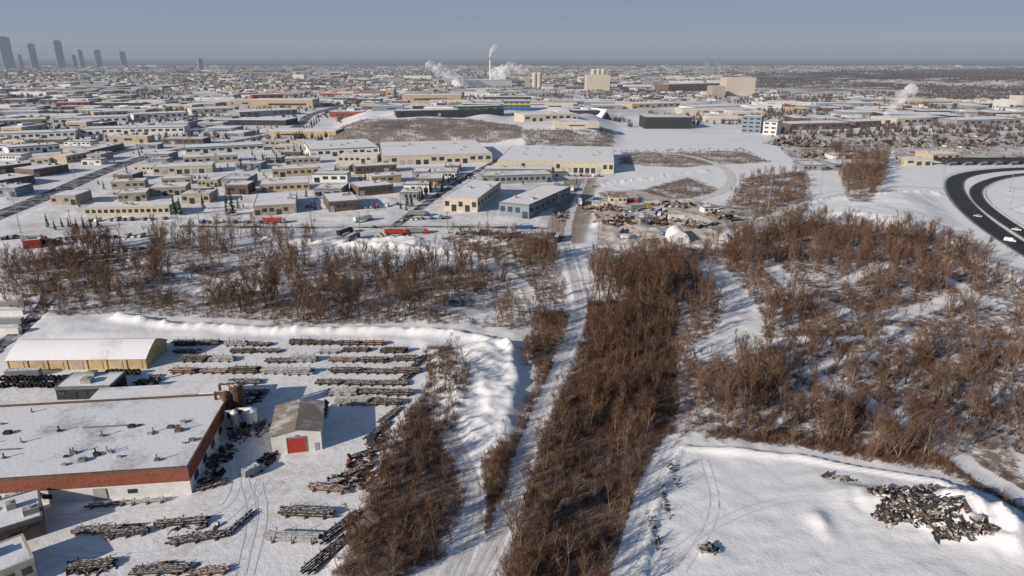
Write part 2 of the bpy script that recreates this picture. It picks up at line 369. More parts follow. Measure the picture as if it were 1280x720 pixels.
for pts in ([(300,720),(318,640),(300,590),(330,520),(400,500)],[(310,720),(332,640),(318,600),(345,600),(410,585)],[(60,690),(200,700),(300,650),(330,600)],[(280,545),(300,600),(280,640),(240,632),(60,648)],
    [(830,700),(900,650),(990,620),(1080,632)],[(880,575),(900,640),(850,715)]):
    pl=smooth(GP(pts),3)
    for s in (-.9,.9): ribbon('tyre_track',pl,.32,'rutl',.04,off=s)
# ---------------------------------------------------------------- buildings
def bld(name,label,x1,y1,x2,y2,d,h,wall='beige',nw=0,nd=0,roof='rsnow',gable=0,group=None,cat='building',units=2,rows=1,sidewin=0,band=None,world=None):
    if world: cx,cy,w,rz=world
    else:
        a=G(x1,y1); b=G(x2,y2); w=math.hypot(b[0]-a[0],b[1]-a[1]); rz=math.atan2(b[1]-a[1],b[0]-a[0]); cx,cy=(a[0]+b[0])/2,(a[1]+b[1])/2
    z=hz(cx,cy)
    r=ob(name,None,None,(cx,cy,z-.05),rz); tag(r,label,cat,group); rr=random.Random(int(x1*7+y1))
    ob('wall',MB().box(0,d/2,-2.5,w,d,h+2.5).mesh('wall',wall),r)
    if gable:
        m=MB().gable(0,d/2,h,w+.6,d+.6,gable,0,'y' if gable and w<d else 'x'); ob('roof',m.mesh('roof',roof),r)
    else:
        ob('roof',MB().box(0,d/2,h,w-.5,d-.5,.45).mesh('roof',roof),r)
        m=MB(); 
        for sx,sy,lx,ly in ((0,0,w+.2,.35),(0,d,w+.2,.35)): m.box(sx,sy,h-.3,lx,ly,.85)
        for sx in (-w/2,w/2): m.box(sx,d/2,h-.3,.35,d-.36,.85)
        ob('parapet',m.mesh('parapet','trim' if wall in('white','grey','slate','brown','dark') else wall),r)
        for k in range(units):
            ux,uy=rr.uniform(-.38,.38)*w,rr.uniform(.2,.8)*d
            m=MB().box(ux,uy,h+.4,rr.uniform(1.5,3),rr.uniform(1.5,2.6),1.3); m.tube((ux,uy,h+1.7),(ux,uy,h+2),.5,.5,8)
            ob('rooftop_unit',m.mesh('rooftop_unit','door'),r)
    if band: ob('wall_band',MB().box(0,d/2,h*.62,w+.1,d+.1,h*.22).mesh('wall_band',band),r)
    n=nw+nd
    if n:
        st=w/n; ids=list(range(n)); ds=set(rr.sample(ids,nd)) if nd else set()
        fh=(h-.6)/rows
        for k in ids:
            x=-w/2+st*(k+.5)
            if k in ds: ob('overhead_door',MB().box(x,-.03,0,min(4.2,st*.7),.14,min(h*.62,4.2)).mesh('door',rr.choice(['door','dark','glass'])),r)
            else:
                for q in range(rows):
                    ob('window',MB().box(x,-.02,q*fh+fh*.38+.3,st*.62,.12,fh*.42).mesh('window','glass'),r)
    for k in range(sidewin):
        y=d*(k+.5)/sidewin
        for s in (-1,1):
            ob('window',MB().box(s*w/2,y,h*.45,.12,d/sidewin*.5,h*.28).mesh('window','glass'),r)
    return r
BL=[
('office_building','long low cream office with a full row of dark windows beside the left highway',107,272,213,270,14,5.5,'cream',14,0,{}),
('workshop','small beige workshop behind the long cream office, left of its pair',148,253,184,251,18,5,'beige',3,2,{}),
('workshop','beige workshop with wide doors behind the cream office, right of its pair',188,246,233,244,20,5.5,'beige',2,4,{}),
('warehouse','deep beige warehouse with white roof standing left of the dark spruces street',318,270,371,267,40,6,'beige',3,3,{}),
('warehouse','flat beige building directly behind the deep beige warehouse',326,241,387,238,20,5.5,'tan',6,1,{}),
('workshop','brown brick workshop at the street corner with a dark front',412,266,450,263,28,6,'brown',3,2,{}),
('workshop','brown workshop with snow roof behind the corner workshop',449,246,492,242,22,6,'brown',4,1,{}),
('workshop','small tan unit behind the two brown workshops',465,231,502,228,16,5.5,'tan',3,1,{}),
('warehouse','cream warehouse running away from the camera with dark right side',555,264,597,266,62,8,'cream',3,2,{'sidewin':8}),
('warehouse','pale blue grey building right beside the cream deep warehouse',624,270,661,274,66,8,'slate',3,1,{'sidewin':8}),
('workshop','low brown unit in the row north of the brown workshops',445,218,496,215,16,6,'brown',5,1,{}),
('workshop','low beige unit with snow roof in front of the large white roofed hall',341,222,399,219,18,6,'tan',6,1,{}),
('workshop','small beige unit just behind the low beige unit',357,206,401,204,14,5,'beige',5,1,{}),
('warehouse','wide beige shed with several doors left of the snowy street',192,219,266,216,22,6,'cream',2,6,{}),
('warehouse','long cream shed behind the wide beige shed',230,206,298,202,18,6,'cream',6,2,{}),
('workshop','small beige unit near the left highway behind the workshops',140,238,182,236,13,5,'beige',4,1,{}),
('workshop','short tan unit in front of the wide beige shed',203,232,240,230,12,5,'tan',3,1,{}),
('warehouse','grey low building with dark front behind the blue grey building',603,231,690,228,20,6,'grey',10,2,{'roof':'rsnow2'}),
('warehouse','second grey low building just before the big cream warehouse',605,221,690,222,16,6,'grey',8,3,{}),
('warehouse','large pale hall with broad snow roof left of the big cream warehouse',478,207,615,203,105,8,'cream',6,8,{'units':6}),
('warehouse','biggest cream warehouse with many loading doors at end of the lane',622,214,767,217,100,9,'cream',4,16,{'units':8}),
('warehouse','broad white hall with huge snow roof left of the pale hall',388,197,474,193,75,7,'white',6,4,{'units':4}),
('warehouse','dark fronted long building above the brown slope',497,158,573,156,28,8,'dark',6,2,{}),
('warehouse','black and green block beside the blue and yellow office',573,156,630,154,24,11,'dark',5,0,{'band':'green'}),
('office_building','tall blue and yellow banded office block in middle distance',629,146,663,146,36,15,'blue',5,0,{'band':'yellow','rows':3}),
('warehouse','cream low hall right of the dark blocks on the snow slope',655,163,722,161,45,8,'cream',5,3,{}),
('workshop','brown walled unit at the left edge beside the highway',-10,238,45,229,26,6,'brown',6,1,{}),
('workshop','brown walled unit behind the left edge unit',-8,219,41,213,22,6,'brown',5,1,{}),
('workshop','brown unit with snow roof right of the left edge units',44,222,87,215,22,6,'brown',5,1,{}),
('warehouse','white walled shed at left behind the brown units',12,194,76,189,24,7,'white',7,1,{}),
('workshop','slanting row unit with brown front beside the highway bend',112,197,156,187,18,6,'brown',6,1,{}),
('workshop','tan unit tucked before the slanting row unit',84,204,115,198,14,6,'tan',4,1,{}),
('warehouse','long white flat hall at the left edge in second belt',-10,176,95,172,34,7,'white',10,2,{}),
('warehouse','very long white hall crossing the left middle distance',100,169,231,166,36,7,'white',12,3,{}),
('warehouse','beige hall at left edge behind the long white hall',-5,159,60,156,40,8,'tan',6,2,{}),
('warehouse','white hall with grey trim behind the very long white hall',66,156,160,153,44,8,'white',8,2,{}),
('warehouse','low hall with a green stripe beside the highway bend',232,193,330,188,28,6,'white',8,2,{'band':'green'}),
('warehouse','white block with square roof units behind the long halls',168,150,236,147,40,8,'white',7,2,{}),
('warehouse','small beige block left of the white square roof block',118,147,160,145,26,8,'beige',5,1,{}),
('warehouse','bright red walled store in the left distance',316,127,355,126,40,14,'red',4,0,{}),
('warehouse','red and white low store further left of the bright red store',70,134,112,133,35,8,'red',4,1,{}),
('warehouse','grey hall beside the highway before the red store',300,147,372,143,50,8,'grey',6,3,{}),
('warehouse','cream hall left of the grey highway hall',240,143,292,141,50,8,'cream',5,2,{}),
('office_building','wide black box building on the snow field',806,161,864,161,45,15,'dark',0,0,{'roof':'rsnow2'}),
('office_building','blue glazed office right of the snow field',926,166,950,167,30,20,'slate',3,0,{'rows':4}),
('office_building','white stepped block joined on the right of the blue glazed office',953,168,970,169,24,16,'white',2,0,{'rows':3}),
('warehouse','brown brick shed row right of the glazed office',988,163,1062,161,36,8,'brown',6,3,{}),
('warehouse','brown brick shed farther right in same row',1068,160,1112,158,34,8,'brown',5,1,{}),
('warehouse','cream hall above the large trailer parking area',1120,156,1190,154,50,8,'cream',6,2,{}),
('warehouse','long grey hall above the right parking area',1195,158,1275,156,46,8,'grey',7,3,{}),
('workshop','low tan roofed unit inside the right parking area',1165,200,1200,199,22,5,'tan',3,1,{}),
('warehouse','white low hall behind the black box building',870,140,925,138,50,8,'white',6,2,{}),
('warehouse','tan low hall left of the black box building',790,136,850,134,60,8,'tan',6,2,{}),
('factory','long brown works building near the silos on the horizon',835,115,905,113,60,20,'brown',0,0,{}),
('factory','broad pale mill block on the right horizon',907,119,943,119,60,42,'cream',0,0,{'units':3,'rows':1}),
('factory','low annex joined to the pale mill block',890,121,906,121,50,24,'beige',0,0,{'units':1}),
('factory','pale grain mill block with stepped top in the centre horizon',733,113,762,113,60,42,'cream',0,0,{'units':3}),
('factory','slim beige tower block left of the grain mill',656,108,663,108,30,66,'beige',0,0,{'units':1}),
('factory','low pale works hall beneath the white steam',575,109,640,108,90,20,'white',0,0,{'units':4}),
('factory','pale process tower beside the tall thin stack',617,104,632,104,45,58,'white',0,0,{'units':2}),
('house','small red roofed house by the end of the lane',762,256,783,256,9,4,'cream',3,1,{'roof':'rust','gable':2.5}),
('shed','tiny red site shed at the far left lot',30,312,52,310,6,4,'red',2,1,{}),
('shed','low grey site shed in the junk yard near the arched tent',800,284,822,282,6,3.5,'grey',2,1,{'roof':'rsnow'}),
('shed','small white site hut at the right end of the junk yard',880,268,898,267,6,3.5,'white',2,1,{}),
]
FP=[]
for b in BL:
    bld(b[0],b[1],*b[2:11],**b[11])
    a=G(b[2],b[3]);c=G(b[4],b[5]); FP.append((min(a[0],c[0]),max(a[0],c[0]),min(a[1],c[1]),max(a[1],c[1])+b[6]))
rr=random.Random(31); LFT=GP([(0,262),(0,178),(230,176),(300,178),(470,186),(470,262),(400,272),(230,272)])
zonesL=[('of the left district beyond the highway',LFT,150,46),('between the brown workshops and the cream warehouse',GP([(480,262),(500,212),(600,212),(550,262)]),60,6),('on the rough ground behind the snow field',GP([(960,215),(1100,190),(1180,205),(1060,215)]),20,4)]
for where,pg,tries,mx_ in zonesL:
    got=0; xs_=[p[0] for p in pg];ys_=[p[1] for p in pg]
    for _ in range(tries*8):
        if got>=mx_: break
        w=rr.choice([rr.uniform(12,24),rr.uniform(18,52)]); d=rr.uniform(11,26); x=rr.uniform(min(xs_),max(xs_)); y=rr.uniform(min(ys_),max(ys_))
        pa=np.array([x]);pb=np.array([y+d/2])
        if pgd(pa,pb,pg)[0]<0 or pld(pa,pb,HWY)[0]<w/2+12 or pld(pa,pb,ST2)[0]<w/2+6: continue
        if any(x-w/2-5<f[1] and x+w/2+5>f[0] and y-9<f[3] and y+d+7>f[2] for f in FP): continue
        FP.append((x-w/2,x+w/2,y,y+d)); got+=1; wl=rr.choice(['cream','beige','brown','white','grey','tan','white','slate']); wn=wl if wl!='slate' else 'blue grey'
        bld('workshop','plain snow roofed %s workshop %s'%(wn,where),x,y,x,y,d,rr.uniform(4,6.5),wl,rr.randint(1,5),rr.randint(1,2),group='plain %s workshops %s'%(wn,where),units=rr.randint(0,3),world=(x,y,w,rr.uniform(-.03,.05)),roof=rr.choice(['rsnow','rsnow','oldroof','rsnow2']))
FP=[(f[0]-12,f[1]+12,f[2]-12,f[3]+12) for f in FP]
def tank(name,label,px,py,r,h,mat,group=None):
    x,y=G(px,py); rt=ob(name,None,None,(x,y,-.1)); tag(rt,label,'silo',group)
    ob('body',MB().tube((0,0,0),(0,0,h),r,r,18).mesh('body',mat),rt)
    ob('cap',MB().tube((0,0,h),(0,0,h+r*.35),r*1.02,r*.15,18).mesh('cap','rsnow'),rt)
for k,(px,h) in enumerate(((668,44),(674,44),(741,54),(747,54),(753,54))): tank('silo','tall pale concrete silo among the centre horizon mills',px,110,8,h,'cream',group='concrete silos of the horizon mills')
x,y=G(613,104); rt=ob('smoke_stack',None,None,(x,y,0)); tag(rt,'tall thin pale smoke stack on the centre horizon','chimney')
ob('shaft',MB().tube((0,0,0),(0,0,84),4.5,3,14).mesh('shaft','white'),rt); ob('rim',MB().tube((0,0,84),(0,0,86),3.4,3.4,14).mesh('rim','dark'),rt)
for i,(px,w,top,bs,mt,lb) in enumerate(((13,14,49,86,'tglass','tallest blue glass tower at far left'),(45,9,57,86,'tglass','slim green glass tower second from left on skyline'),(78,10,53,85,'tglass','broad glass tower third from left on skyline'),
    (104,6,64,85,'slate','stubby grey tower fourth on the left skyline'),(125,8,64,84,'tglass','slab tower fifth on the left skyline'),(156,8,66,84,'slate','lone grey tower sixth on the left skyline'),
    (28,5,70,86,'grey','low grey tower between the two leftmost glass towers'),(95,5,70,85,'grey','short tower right of the broad glass tower'),(252,6,75,88,'beige','small beige block left of centre skyline'),
    (884,7,72,82,'slate','pale pair tower left on the right skyline'),(897,6,73,82,'slate','pale pair tower right on the right skyline'),(1181,6,79,86,'brick','brownish block on the far right skyline'))):
    wm=w*MPP(bs)*.85; a=G(px,bs); h=(bs-top)*MPP(bs); yw=math.atan2(a[0],a[1])
    r=ob('tower_block',None,None,(a[0],a[1],0),-yw+.25); tag(r,lb,'tower')
    ob('wall',MB().box(0,wm*.3,0,wm,wm*.6,h).mesh('wall',mt),r)
    m=MB()
    for q in range(1,int(h/14)): m.box(0,wm*.3,q*14,wm+1,wm*.6+1,2.5)
    ob('floor_band',m.mesh('floor_band','grey'),r); ob('roof_plant',MB().box(0,wm*.3,h,wm*.5,wm*.3,7).mesh('roof_plant','grey'),r)
x,y=G(758,152); r=ob('salt_barn',None,None,(x,y,hz(x,y)-.2),.5); tag(r,'white steep A-frame hall with dark front standing on the snow slope','barn')
ob('roof',MB().gable(0,20,0,27,40,15).mesh('roof','oldroof'),r); m=MB(); m.add([(-10,-.1,0),(10,-.1,0),(0,-.1,11.5)],[(0,1,2)]); ob('gable_front',m.mesh('gable_front','dark'),r)
def base(name,label,x1,y1,x2,y2,cat):
    a=G(x1,y1); b=G(x2,y2); w=math.hypot(b[0]-a[0],b[1]-a[1]); rz=math.atan2(b[1]-a[1],b[0]-a[0])
    r=ob(name,None,None,((a[0]+b[0])/2,(a[1]+b[1])/2,hz((a[0]+b[0])/2,(a[1]+b[1])/2)-.05),rz); tag(r,label,cat); return r,w
r,w=base('dome_tent','small white arched tent in the junk yard right of the lane',838,304,862,304,'tent')
m=MB();n=12
for k in range(n):
    a0,a1=PI*k/n,PI*(k+1)/n; m.add([(-w/2*math.cos(a0),0,6*math.sin(a0)),(-w/2*math.cos(a1),0,6*math.sin(a1)),(-w/2*math.cos(a1),14,6*math.sin(a1)),(-w/2*math.cos(a0),14,6*math.sin(a0))],[(0,1,2,3)])
ob('cover',m.mesh('cover','snow'),r)
m=MB(); m.add([(-w/2*math.cos(PI*k/n),.05,6*math.sin(PI*k/n)) for k in range(n+1)],[tuple(range(n+1))]); ob('end_wall',m.mesh('end_wall','white'),r)
ob('door',MB().box(0,-.05,0,2.6,.2,3).mesh('door','grey'),r)
# fabric covered hall
r,w=base('fabric_hall','long tan walled hall with white snow covered fabric roof in the pipe yard',12,463,184,461,'hall')
d=14
ob('wall',MB().box(0,d/2,-.5,w,d,4.1).mesh('wall','ytan'),r)
m=MB(); n=12; prof=[(-.6+(d+1.2)*k/n, 3.5+3.5*(.55*(1-abs(k/n*2-1))+.45*math.sin(PI*k/n))) for k in range(n+1)]
for s in (-w/2-.4,w/2+.4): m.v+=[(s,p[0],p[1]) for p in prof]
for k in range(n): m.f.append((k,n+1+k,n+2+k,k+1)); m.m.append(0)
m.f.append(tuple(range(n+1))); m.m.append(1); m.f.append(tuple(range(2*n+1,n,-1))); m.m.append(1)
ob('roof',m.mesh('roof',['rsnow','ytan']),r)
for k in range(7): ob('overhead_door',MB().box(-w/2+w*(k+.5)/7,-.03,0,3.4,.16,2.9).mesh('door',['ytan','tan','ytan','beige'][k%4]),r)
for k in range(8): ob('eave_post',MB().box(-w/2+w*k/7,-.12,0,.3,.2,3.4).mesh('eave_post','beige'),r)
# shed with red door
r,w=base('storage_shed','white metal shed with red roller door and weathered roof in the yard centre',341,569,403,562,'shed')
h=5.2; d=15
ob('wall',MB().box(0,d/2,-.3,w,d,h+.3).mesh('wall','white'),r)
ob('gable_wall',MB().gable(0,d/2,h,w,d,1.0).mesh('gable','white'),r)
t=NT('weathered_roof_sheet'); c=t.mix(t.rng(t.noise(.2,6,.7),.50,.66),(.25,.22,.185,1),(.62,.63,.66,1)); M['sheet']=t.fin(c,.6)
m=MB()
for s in (-1,1): m.add([(0,-.4,h+1.2),(s*(w/2+.4),-.4,h+.05),(s*(w/2+.4),d+.4,h+.05),(0,d+.4,h+1.2)],[(0,1,2,3)]); m.add([(0,-.4,h+1.06),(s*(w/2+.4),-.4,h-.09),(s*(w/2+.4),d+.4,h-.09),(0,d+.4,h+1.06)],[(3,2,1,0)])
m.add([(-w/2-.4,-.4,h-.09),(0,-.4,h+1.06),(w/2+.4,-.4,h-.09),(w/2+.4,-.4,h+.05),(0,-.4,h+1.2),(-w/2-.4,-.4,h+.05)],[(0,1,4,5),(1,2,3,4)])
ob('roof',m.mesh('roof','sheet'),r)
dr=ob('roller_door',MB().box(0,-.05,0,4.2,.14,3.9).mesh('roller_door','reddoor'),r)
m=MB(); 
for k in range(8): m.box(0,-.14,.3+k*.45,4.1,.05,.06)
ob('slat_ribs',m.mesh('ribs','reddoor'),dr)
m=MB().box(-2.2,-.08,0,.18,.2,4.1).box(2.2,-.08,0,.18,.2,4.1).box(0,-.08,4.1,4.6,.2,.18); ob('door_frame',m.mesh('door_frame','trim'),r)
ob('wall_lamp',MB().box(0,-.2,4.6,.5,.35,.25).mesh('lamp','galv'),r)
ob('side_door',MB().box(4.6,-.04,0,1,.12,2.1).mesh('side_door','grey'),r)
# factory
def factory():
    a=G(240,617); ang=math.radians(7)
    r=ob('factory',None,None,(a[0],a[1],-.05),ang); tag(r,'large factory with rust red band, pale wall and wide snow roof at lower left','factory')
    W,D,h=75,34,6.4
    ob('wall',MB().box(-W/2,D/2,-.5,W,D,h*.52+.5).mesh('wall','white'),r)
    ob('brick_band',MB().box(-W/2,D/2,h*.52,W+.12,D+.12,h*.48).mesh('brick_band','brick'),r)
    ob('roof',MB().box(-W/2,D/2,h,W-.8,D-.8,.25).mesh('roof','oldroof'),r)
    m=MB().box(-W/2,0,h,W+.2,.4,.6).box(-W/2,D,h,W+.2,.4,.6).box(0,D/2,h,.4,D-.42,.6).box(-W,D/2,h,.4,D-.42,.6); ob('parapet',m.mesh('parapet','brown'),r)
    rr=random.Random(4)
    for k in range(34):
        x,y=-rr.uniform(2,62),rr.uniform(3,31); s=rr.uniform(.4,1.2)
        m=MB().box(x,y,h+.25,s*1.3,s,s*.6)
        if k%2: m.tube((x,y,h+.25),(x,y,h+1+s),.16,.16,8)
        ob('roof_vent',m.mesh('roof_vent',rr.choice(['dark','door','trim','brown'])),r)
    for x0,y0,x1,y1 in ((-30,20,-20,20),(-48,12,-40,12)):
        ob('roof_duct',MB().tube((x0,y0,h+.5),(x1,y1,h+.5),.18,.18,8).mesh('roof_duct','trim'),r)
    for x in (-12,-29,-50):
        ob('window',MB().box(x,-.1,1.3,1.8,.12,1.0).mesh('window','glass'),r)
    for x in (-22,-43): ob('overhead_door',MB().box(x+3.5,-.12,0,2.6,.16,2.9).mesh('overhead_door','door'),r)
    ob('canopy',MB().box(-34,-1.2,h*.5,5,2.4,.3).box(-36.2,-2.2,0,.2,.2,h*.5).box(-31.8,-2.2,0,.2,.2,h*.5).mesh('canopy','rust'),r)
    for k in range(5): ob('side_vent',MB().box(.1,4+k*6.3,1.5,.16,2.4,1.6).mesh('side_vent','glass'),r)
    ob('rear_wing',MB().box(-20,D+6,-.5,34,11.5,5).mesh('rear_wing','grey'),r); ob('wing_roof',MB().box(-20,D+6,4.5,34.4,11.8,.25).mesh('wing_roof','rsnow2'),r)
    ob('side_wing',MB().box(-4,D+3,-.5,7,5.8,7.6).mesh('side_wing','brown'),r); ob('wing_roof',MB().box(-4,D+3,7.1,7.3,6.1,.25).mesh('wing_roof','rsnow'),r)
factory()
bld('workshop','low brown annex with snow roof at the bottom left corner',-40,700,58,668,11,4,'brown',3,1,roof='oldroof',units=3)
bld('workshop','small cream roofed annex cut by the bottom left corner',-40,760,48,722,9,4,'cream',3,1,roof='oldroof',units=2)
bld('storage_shed','dark flat roofed shed behind the factory before the fabric hall',72,500,140,498,9,3.5,'dark',4,1,roof='rsnow2',cat='shed')
for i,(px,py,r0,h,mt,lb) in enumerate(((300,524,1.7,10,'rust','tall rusty dust collector standing right of the factory'),(316,534,1.6,5,'white','short white tank beside the rusty dust collector'),(287,528,1.1,8.5,'rust','slim brown cyclone against the factory side'),(296,542,.9,6,'door','small grey cyclone before the rusty dust collector'))):
    x,y=G(px,py); r=ob('dust_collector',None,None,(x,y,0)); tag(r,lb,'collector')
    ob('body',MB().tube((0,0,h*.4),(0,0,h),r0,r0,14).mesh('body',mt),r); ob('hopper',MB().tube((0,0,h*.4),(0,0,h*.15),r0,.3,14).mesh('hopper',mt),r)
    ob('cap',MB().tube((0,0,h),(0,0,h+.7),r0*1.02,.3,14).mesh('cap','rust' if mt=='rust' else 'rsnow'),r)
    for a in range(4): 
        q=(math.cos(a*PI/2+.7)*r0,math.sin(a*PI/2+.7)*r0); ob('leg',MB().tube((q[0],q[1],0),(q[0],q[1],h*.5),.12,.12,6).mesh('leg','steel'),r)
    ob('duct',MB().tube((0,0,h+.4),(-r0*2.4,0,h+.2),.35,.35,8).tube((-r0*2.4,0,h+.2),(-r0*2.4,0,h*.3),.35,.35,8).mesh('duct',mt),r)
    ob('ladder',MB().box(r0+.1,-.25,0,.08,.06,h).box(r0+.1,.25,0,.08,.06,h).mesh('ladder','galv'),r)
# ---------------------------------------------------------------- pipes and racks
def pipe_mb(L,r):
    m=MB();n=10
    m.tube((-L/2,0,0),(L/2,0,0),r,r,n,0,False); m.tube((L/2,0,0),(-L/2,0,0),r*.82,r*.82,n,0,False)
    for s in (-1,1):
        vs=[(s*L/2,math.cos(2*PI*k/n)*q,math.sin(2*PI*k/n)*q) for q in (r,r*.82) for k in range(n)]
        m.add(vs,[(k,(k+1)%n,n+(k+1)%n,n+k) if s>0 else (n+k,n+(k+1)%n,(k+1)%n,k) for k in range(n)])
    return m
PM={}
def pm(L,r,mat):
    k=(L,r,mat)
    if k not in PM: PM[k]=pipe_mb(L,r).mesh('steel_pipe',mat)
    return PM[k]
sleeper=MB().box(0,0,0,.3,1,.3).mesh('sleeper','timber'); upright=MB().box(0,0,0,.14,.14,1).mesh('upright','rust')
NP=[0]; REST=MB(); RM={'steel':0,'rust':1,'galv':2}
def stack(px,py,L,nb,lay,r,rot,mat,where):
    x,y=G(px,py); rz=math.radians(rot); c,s=math.cos(rz),math.sin(rz); W=nb*r*2.05; z0=hz(x,y)-.03
    rk=ob('pipe_rack',None,None,(x,y,z0),rz); tag(rk,'timber rack under pipes '+where,'rack')
    for k in (-1,0,1):
        ob('sleeper',sleeper,rk,(k*L*.36,0,0),0,(1,W+.6,1))
        for q in (-1,1): ob('upright',upright,rk,(k*L*.36,q*(W/2+.2),.3),0,(1,1,r*2*lay+.2))
    rr=random.Random(px*3+py)
    for l in range(lay):
        for k in range(nb-l):
            NP[0]+=1
            yy=(k-(nb-l-1)/2)*r*2.03; dx=rr.uniform(-.6,.6); lx,ly,lz=x+dx*c-yy*s,y+dx*s+yy*c,z0+.3+r+l*r*1.76
            if NP[0]>296:
                q=pipe_mb(L,r); REST.add([(lx+v[0]*c-v[1]*s,ly+v[0]*s+v[1]*c,lz+v[2]) for v in q.v],q.f,RM[mat]); continue
            o=ob('steel_pipe',pm(L,r,mat),None,(lx,ly,lz),rz); tag(o,'long steel pipe stacked '+where,'pipe','pipes stacked '+where)
for px,py,L,nb,lay,r,rot,mt,wh in ((120,664,9,5,1,.22,4,'steel','at the bottom left, nearest the annex'),(160,668,8,5,2,.2,12,'steel','at the bottom left, right of the nearest stack'),
 (228,655,10,4,2,.24,8,'steel','at lower left between the ruts, rear stack'),(246,674,10,5,1,.24,14,'steel','at lower left between the ruts, front stack'),(300,655,8,3,1,.2,70,'steel','lying end on beside the lower left stacks'),
 (115,708,8,5,2,.22,6,'steel','at the bottom edge, left one'),(200,714,10,5,1,.24,4,'steel','at the bottom edge, middle one'),(262,716,7,4,1,.22,10,'rust','at the bottom edge, right one'),
 (384,643,11,5,2,.26,-4,'steel','below the shed, rear stack'),(368,674,11,4,2,.3,-3,'galv','below the shed, front pale stack'),(412,612,9,5,1,.24,-8,'rust','right of the shed, rusty stack'),(432,602,7,4,1,.2,10,'galv','right of the shed, pale short stack'),
 (462,566,9,4,1,.22,35,'steel','along the thicket edge, upper stack'),(448,588,8,4,1,.22,40,'rust','along the thicket edge, second rusty stack'),(425,660,11,4,1,.26,58,'steel','slanting along the lower thicket edge'),(408,695,11,5,1,.26,60,'steel','slanting near the bottom of the thicket edge'),
 (185,628,8,3,1,.2,8,'galv','close before the factory front'),(135,632,8,3,1,.2,8,'steel','farther left before the factory front'),(265,608,6,4,1,.2,30,'rust','at the right corner of the factory'),(510,470,9,4,1,.26,70,'steel','at the top right corner of the yard'),(525,452,9,3,1,.26,72,'steel','end on beside the upper thicket'),
 (472,540,9,4,1,.24,66,'steel','end on beside the thicket, level with the shed'),(488,520,9,4,1,.24,66,'rust','end on beside the thicket, above the shed')):
    stack(px,py,L,nb,lay,r,rot,mt,wh)
ordn=['first','second','third','fourth','fifth','sixth','seventh','eighth','ninth','tenth','eleventh','twelfth']
rows=[('in the sixth row near the shed',504,[442,486],8.5,5),('in the fifth row near the shed',492,[318,424,462,498],8,5),
('in the fourth row before the shed',479,[306,410,452,492],8.5,5),
('in the long row before the fabric hall',466,[228,266,304,346,376,432,470,506],8.5,5),
('in the second row of the yard',451,[240,278,352,384,430,468,506],8,5),('in the row next to the back',440,[236,300,338,412,448,494],7.5,4),('in the back row of the yard',431,[228,262,296,330,372,404,436,470],7,4)]
for nm_,py,xs_,L,nb in rows:
    for i,px in enumerate(xs_):
        stack(px+RN.uniform(-4,4),py+RN.uniform(-1.2,1.2),L*RN.uniform(.85,1.1),nb,RN.choice([1,2,2,3]),.29,RN.uniform(-2,1),RN.choice(['steel','steel','steel','rust','galv']),nm_+', '+ordn[i]+' from left')
if REST.v: tag(ob('steel_pipes',REST.mesh('steel_pipes',['steel','rust','galv'])),'remaining steel pipes lying on the farther racks of the yard','pipes',kind='stuff')
m=MB()
for k in range(14):
    a0,a1=2*PI*k/14,2*PI*(k+1)/14; R1,R2,wd=.85,.45,.5
    vs=[]
    for a in (a0,a1):
        for rr_,yy in ((R1,-wd),(R1,wd),(R2,wd),(R2,-wd)): vs.append((rr_*math.cos(a),yy,rr_*math.sin(a)+R1))
    m.add(vs,[(0,1,5,4),(1,2,6,5),(2,3,7,6),(3,0,4,7)])
cm=m.mesh('pipe_coil','tyre')
for k in range(34):
    x,y=G(4+(k%17)*5.4+RN.uniform(-1,1),484-(k//17)*8+RN.uniform(-1,1)); tag(ob('pipe_coil',cm,None,(x,y,0),RN.uniform(-.4,.4)),'black coil lying in the double row before the fabric hall','coil','black coils before the fabric hall')
for k in range(8):
    x,y=G(135+k*5.4,468+RN.uniform(-1,1)); tag(ob('pipe_coil',cm,None,(x,y,0),RN.uniform(-.4,.4)),'black coil by the right half of the fabric hall front','coil','black coils by the right half of the fabric hall')
# scrap heaps
def chunks(name,boxes,mat,label,cat,kind=None,seed=1,n=200,sz=(.3,1.6),flat=.35,pw=2.2):
    rr=random.Random(seed); m=MB(); pp=[]
    for _ in range(n):
        cx,cy,rx,ry=rr.choice(boxes); a=rr.uniform(0,2*PI); q=rr.random()**.6; pp.append((cx+rx*q*math.cos(a),cy+ry*q*math.sin(a)))
    zz=hgt(np.array([p[0] for p in pp]),np.array([p[1] for p in pp]))
    for (x,y),z in zip(pp,zz):
        s=sz[0]+(sz[1]-sz[0])*rr.random()**pw; L=s*rr.uniform(.8,3.2); Wd=s*rr.uniform(.25,1); T=s*flat*rr.uniform(.4,1.6)
        v=[Vector((i*L/2,j*Wd/2,k*T/2)) for k in (-1,1) for i,j in ((-1,-1),(1,-1),(1,1),(-1,1))]
        e=Euler((rr.uniform(-.7,.7),rr.uniform(-.7,.7),rr.uniform(0,6.3))).to_matrix()
        m.add([e@p*rr.uniform(.75,1.2)+Vector((x,y,z+T*.2)) for p in v],[(0,3,2,1),(4,5,6,7),(0,1,5,4),(1,2,6,5),(2,3,7,6),(3,0,4,7)],rr.randrange(len(mat)))
    tag(ob(name,m.mesh(name,mat)),label,cat,kind=kind)
def B(px,py,rx,ry): return G(px,py)+(rx,ry)
chunks('rubble',[B(1138,640,6.5,3.2),B(1115,625,5,2.5),B(1165,655,6,2.6),B(1205,674,6,1.0),B(1145,622,4,1.5),B(1110,650,2.5,2)],['rubble','rubble','rubble','conc','dark','rust'],'broken dark rubble spread over the big snowy pile in the right lot','rubble','stuff',3,2400,(.1,1.3))
chunks('rubble',[B(886,690,2.0,1.2)],['rubble','dark','conc'],'small heap of rubble alone in the middle of the right lot','rubble','stuff',4,170,(.12,.8))
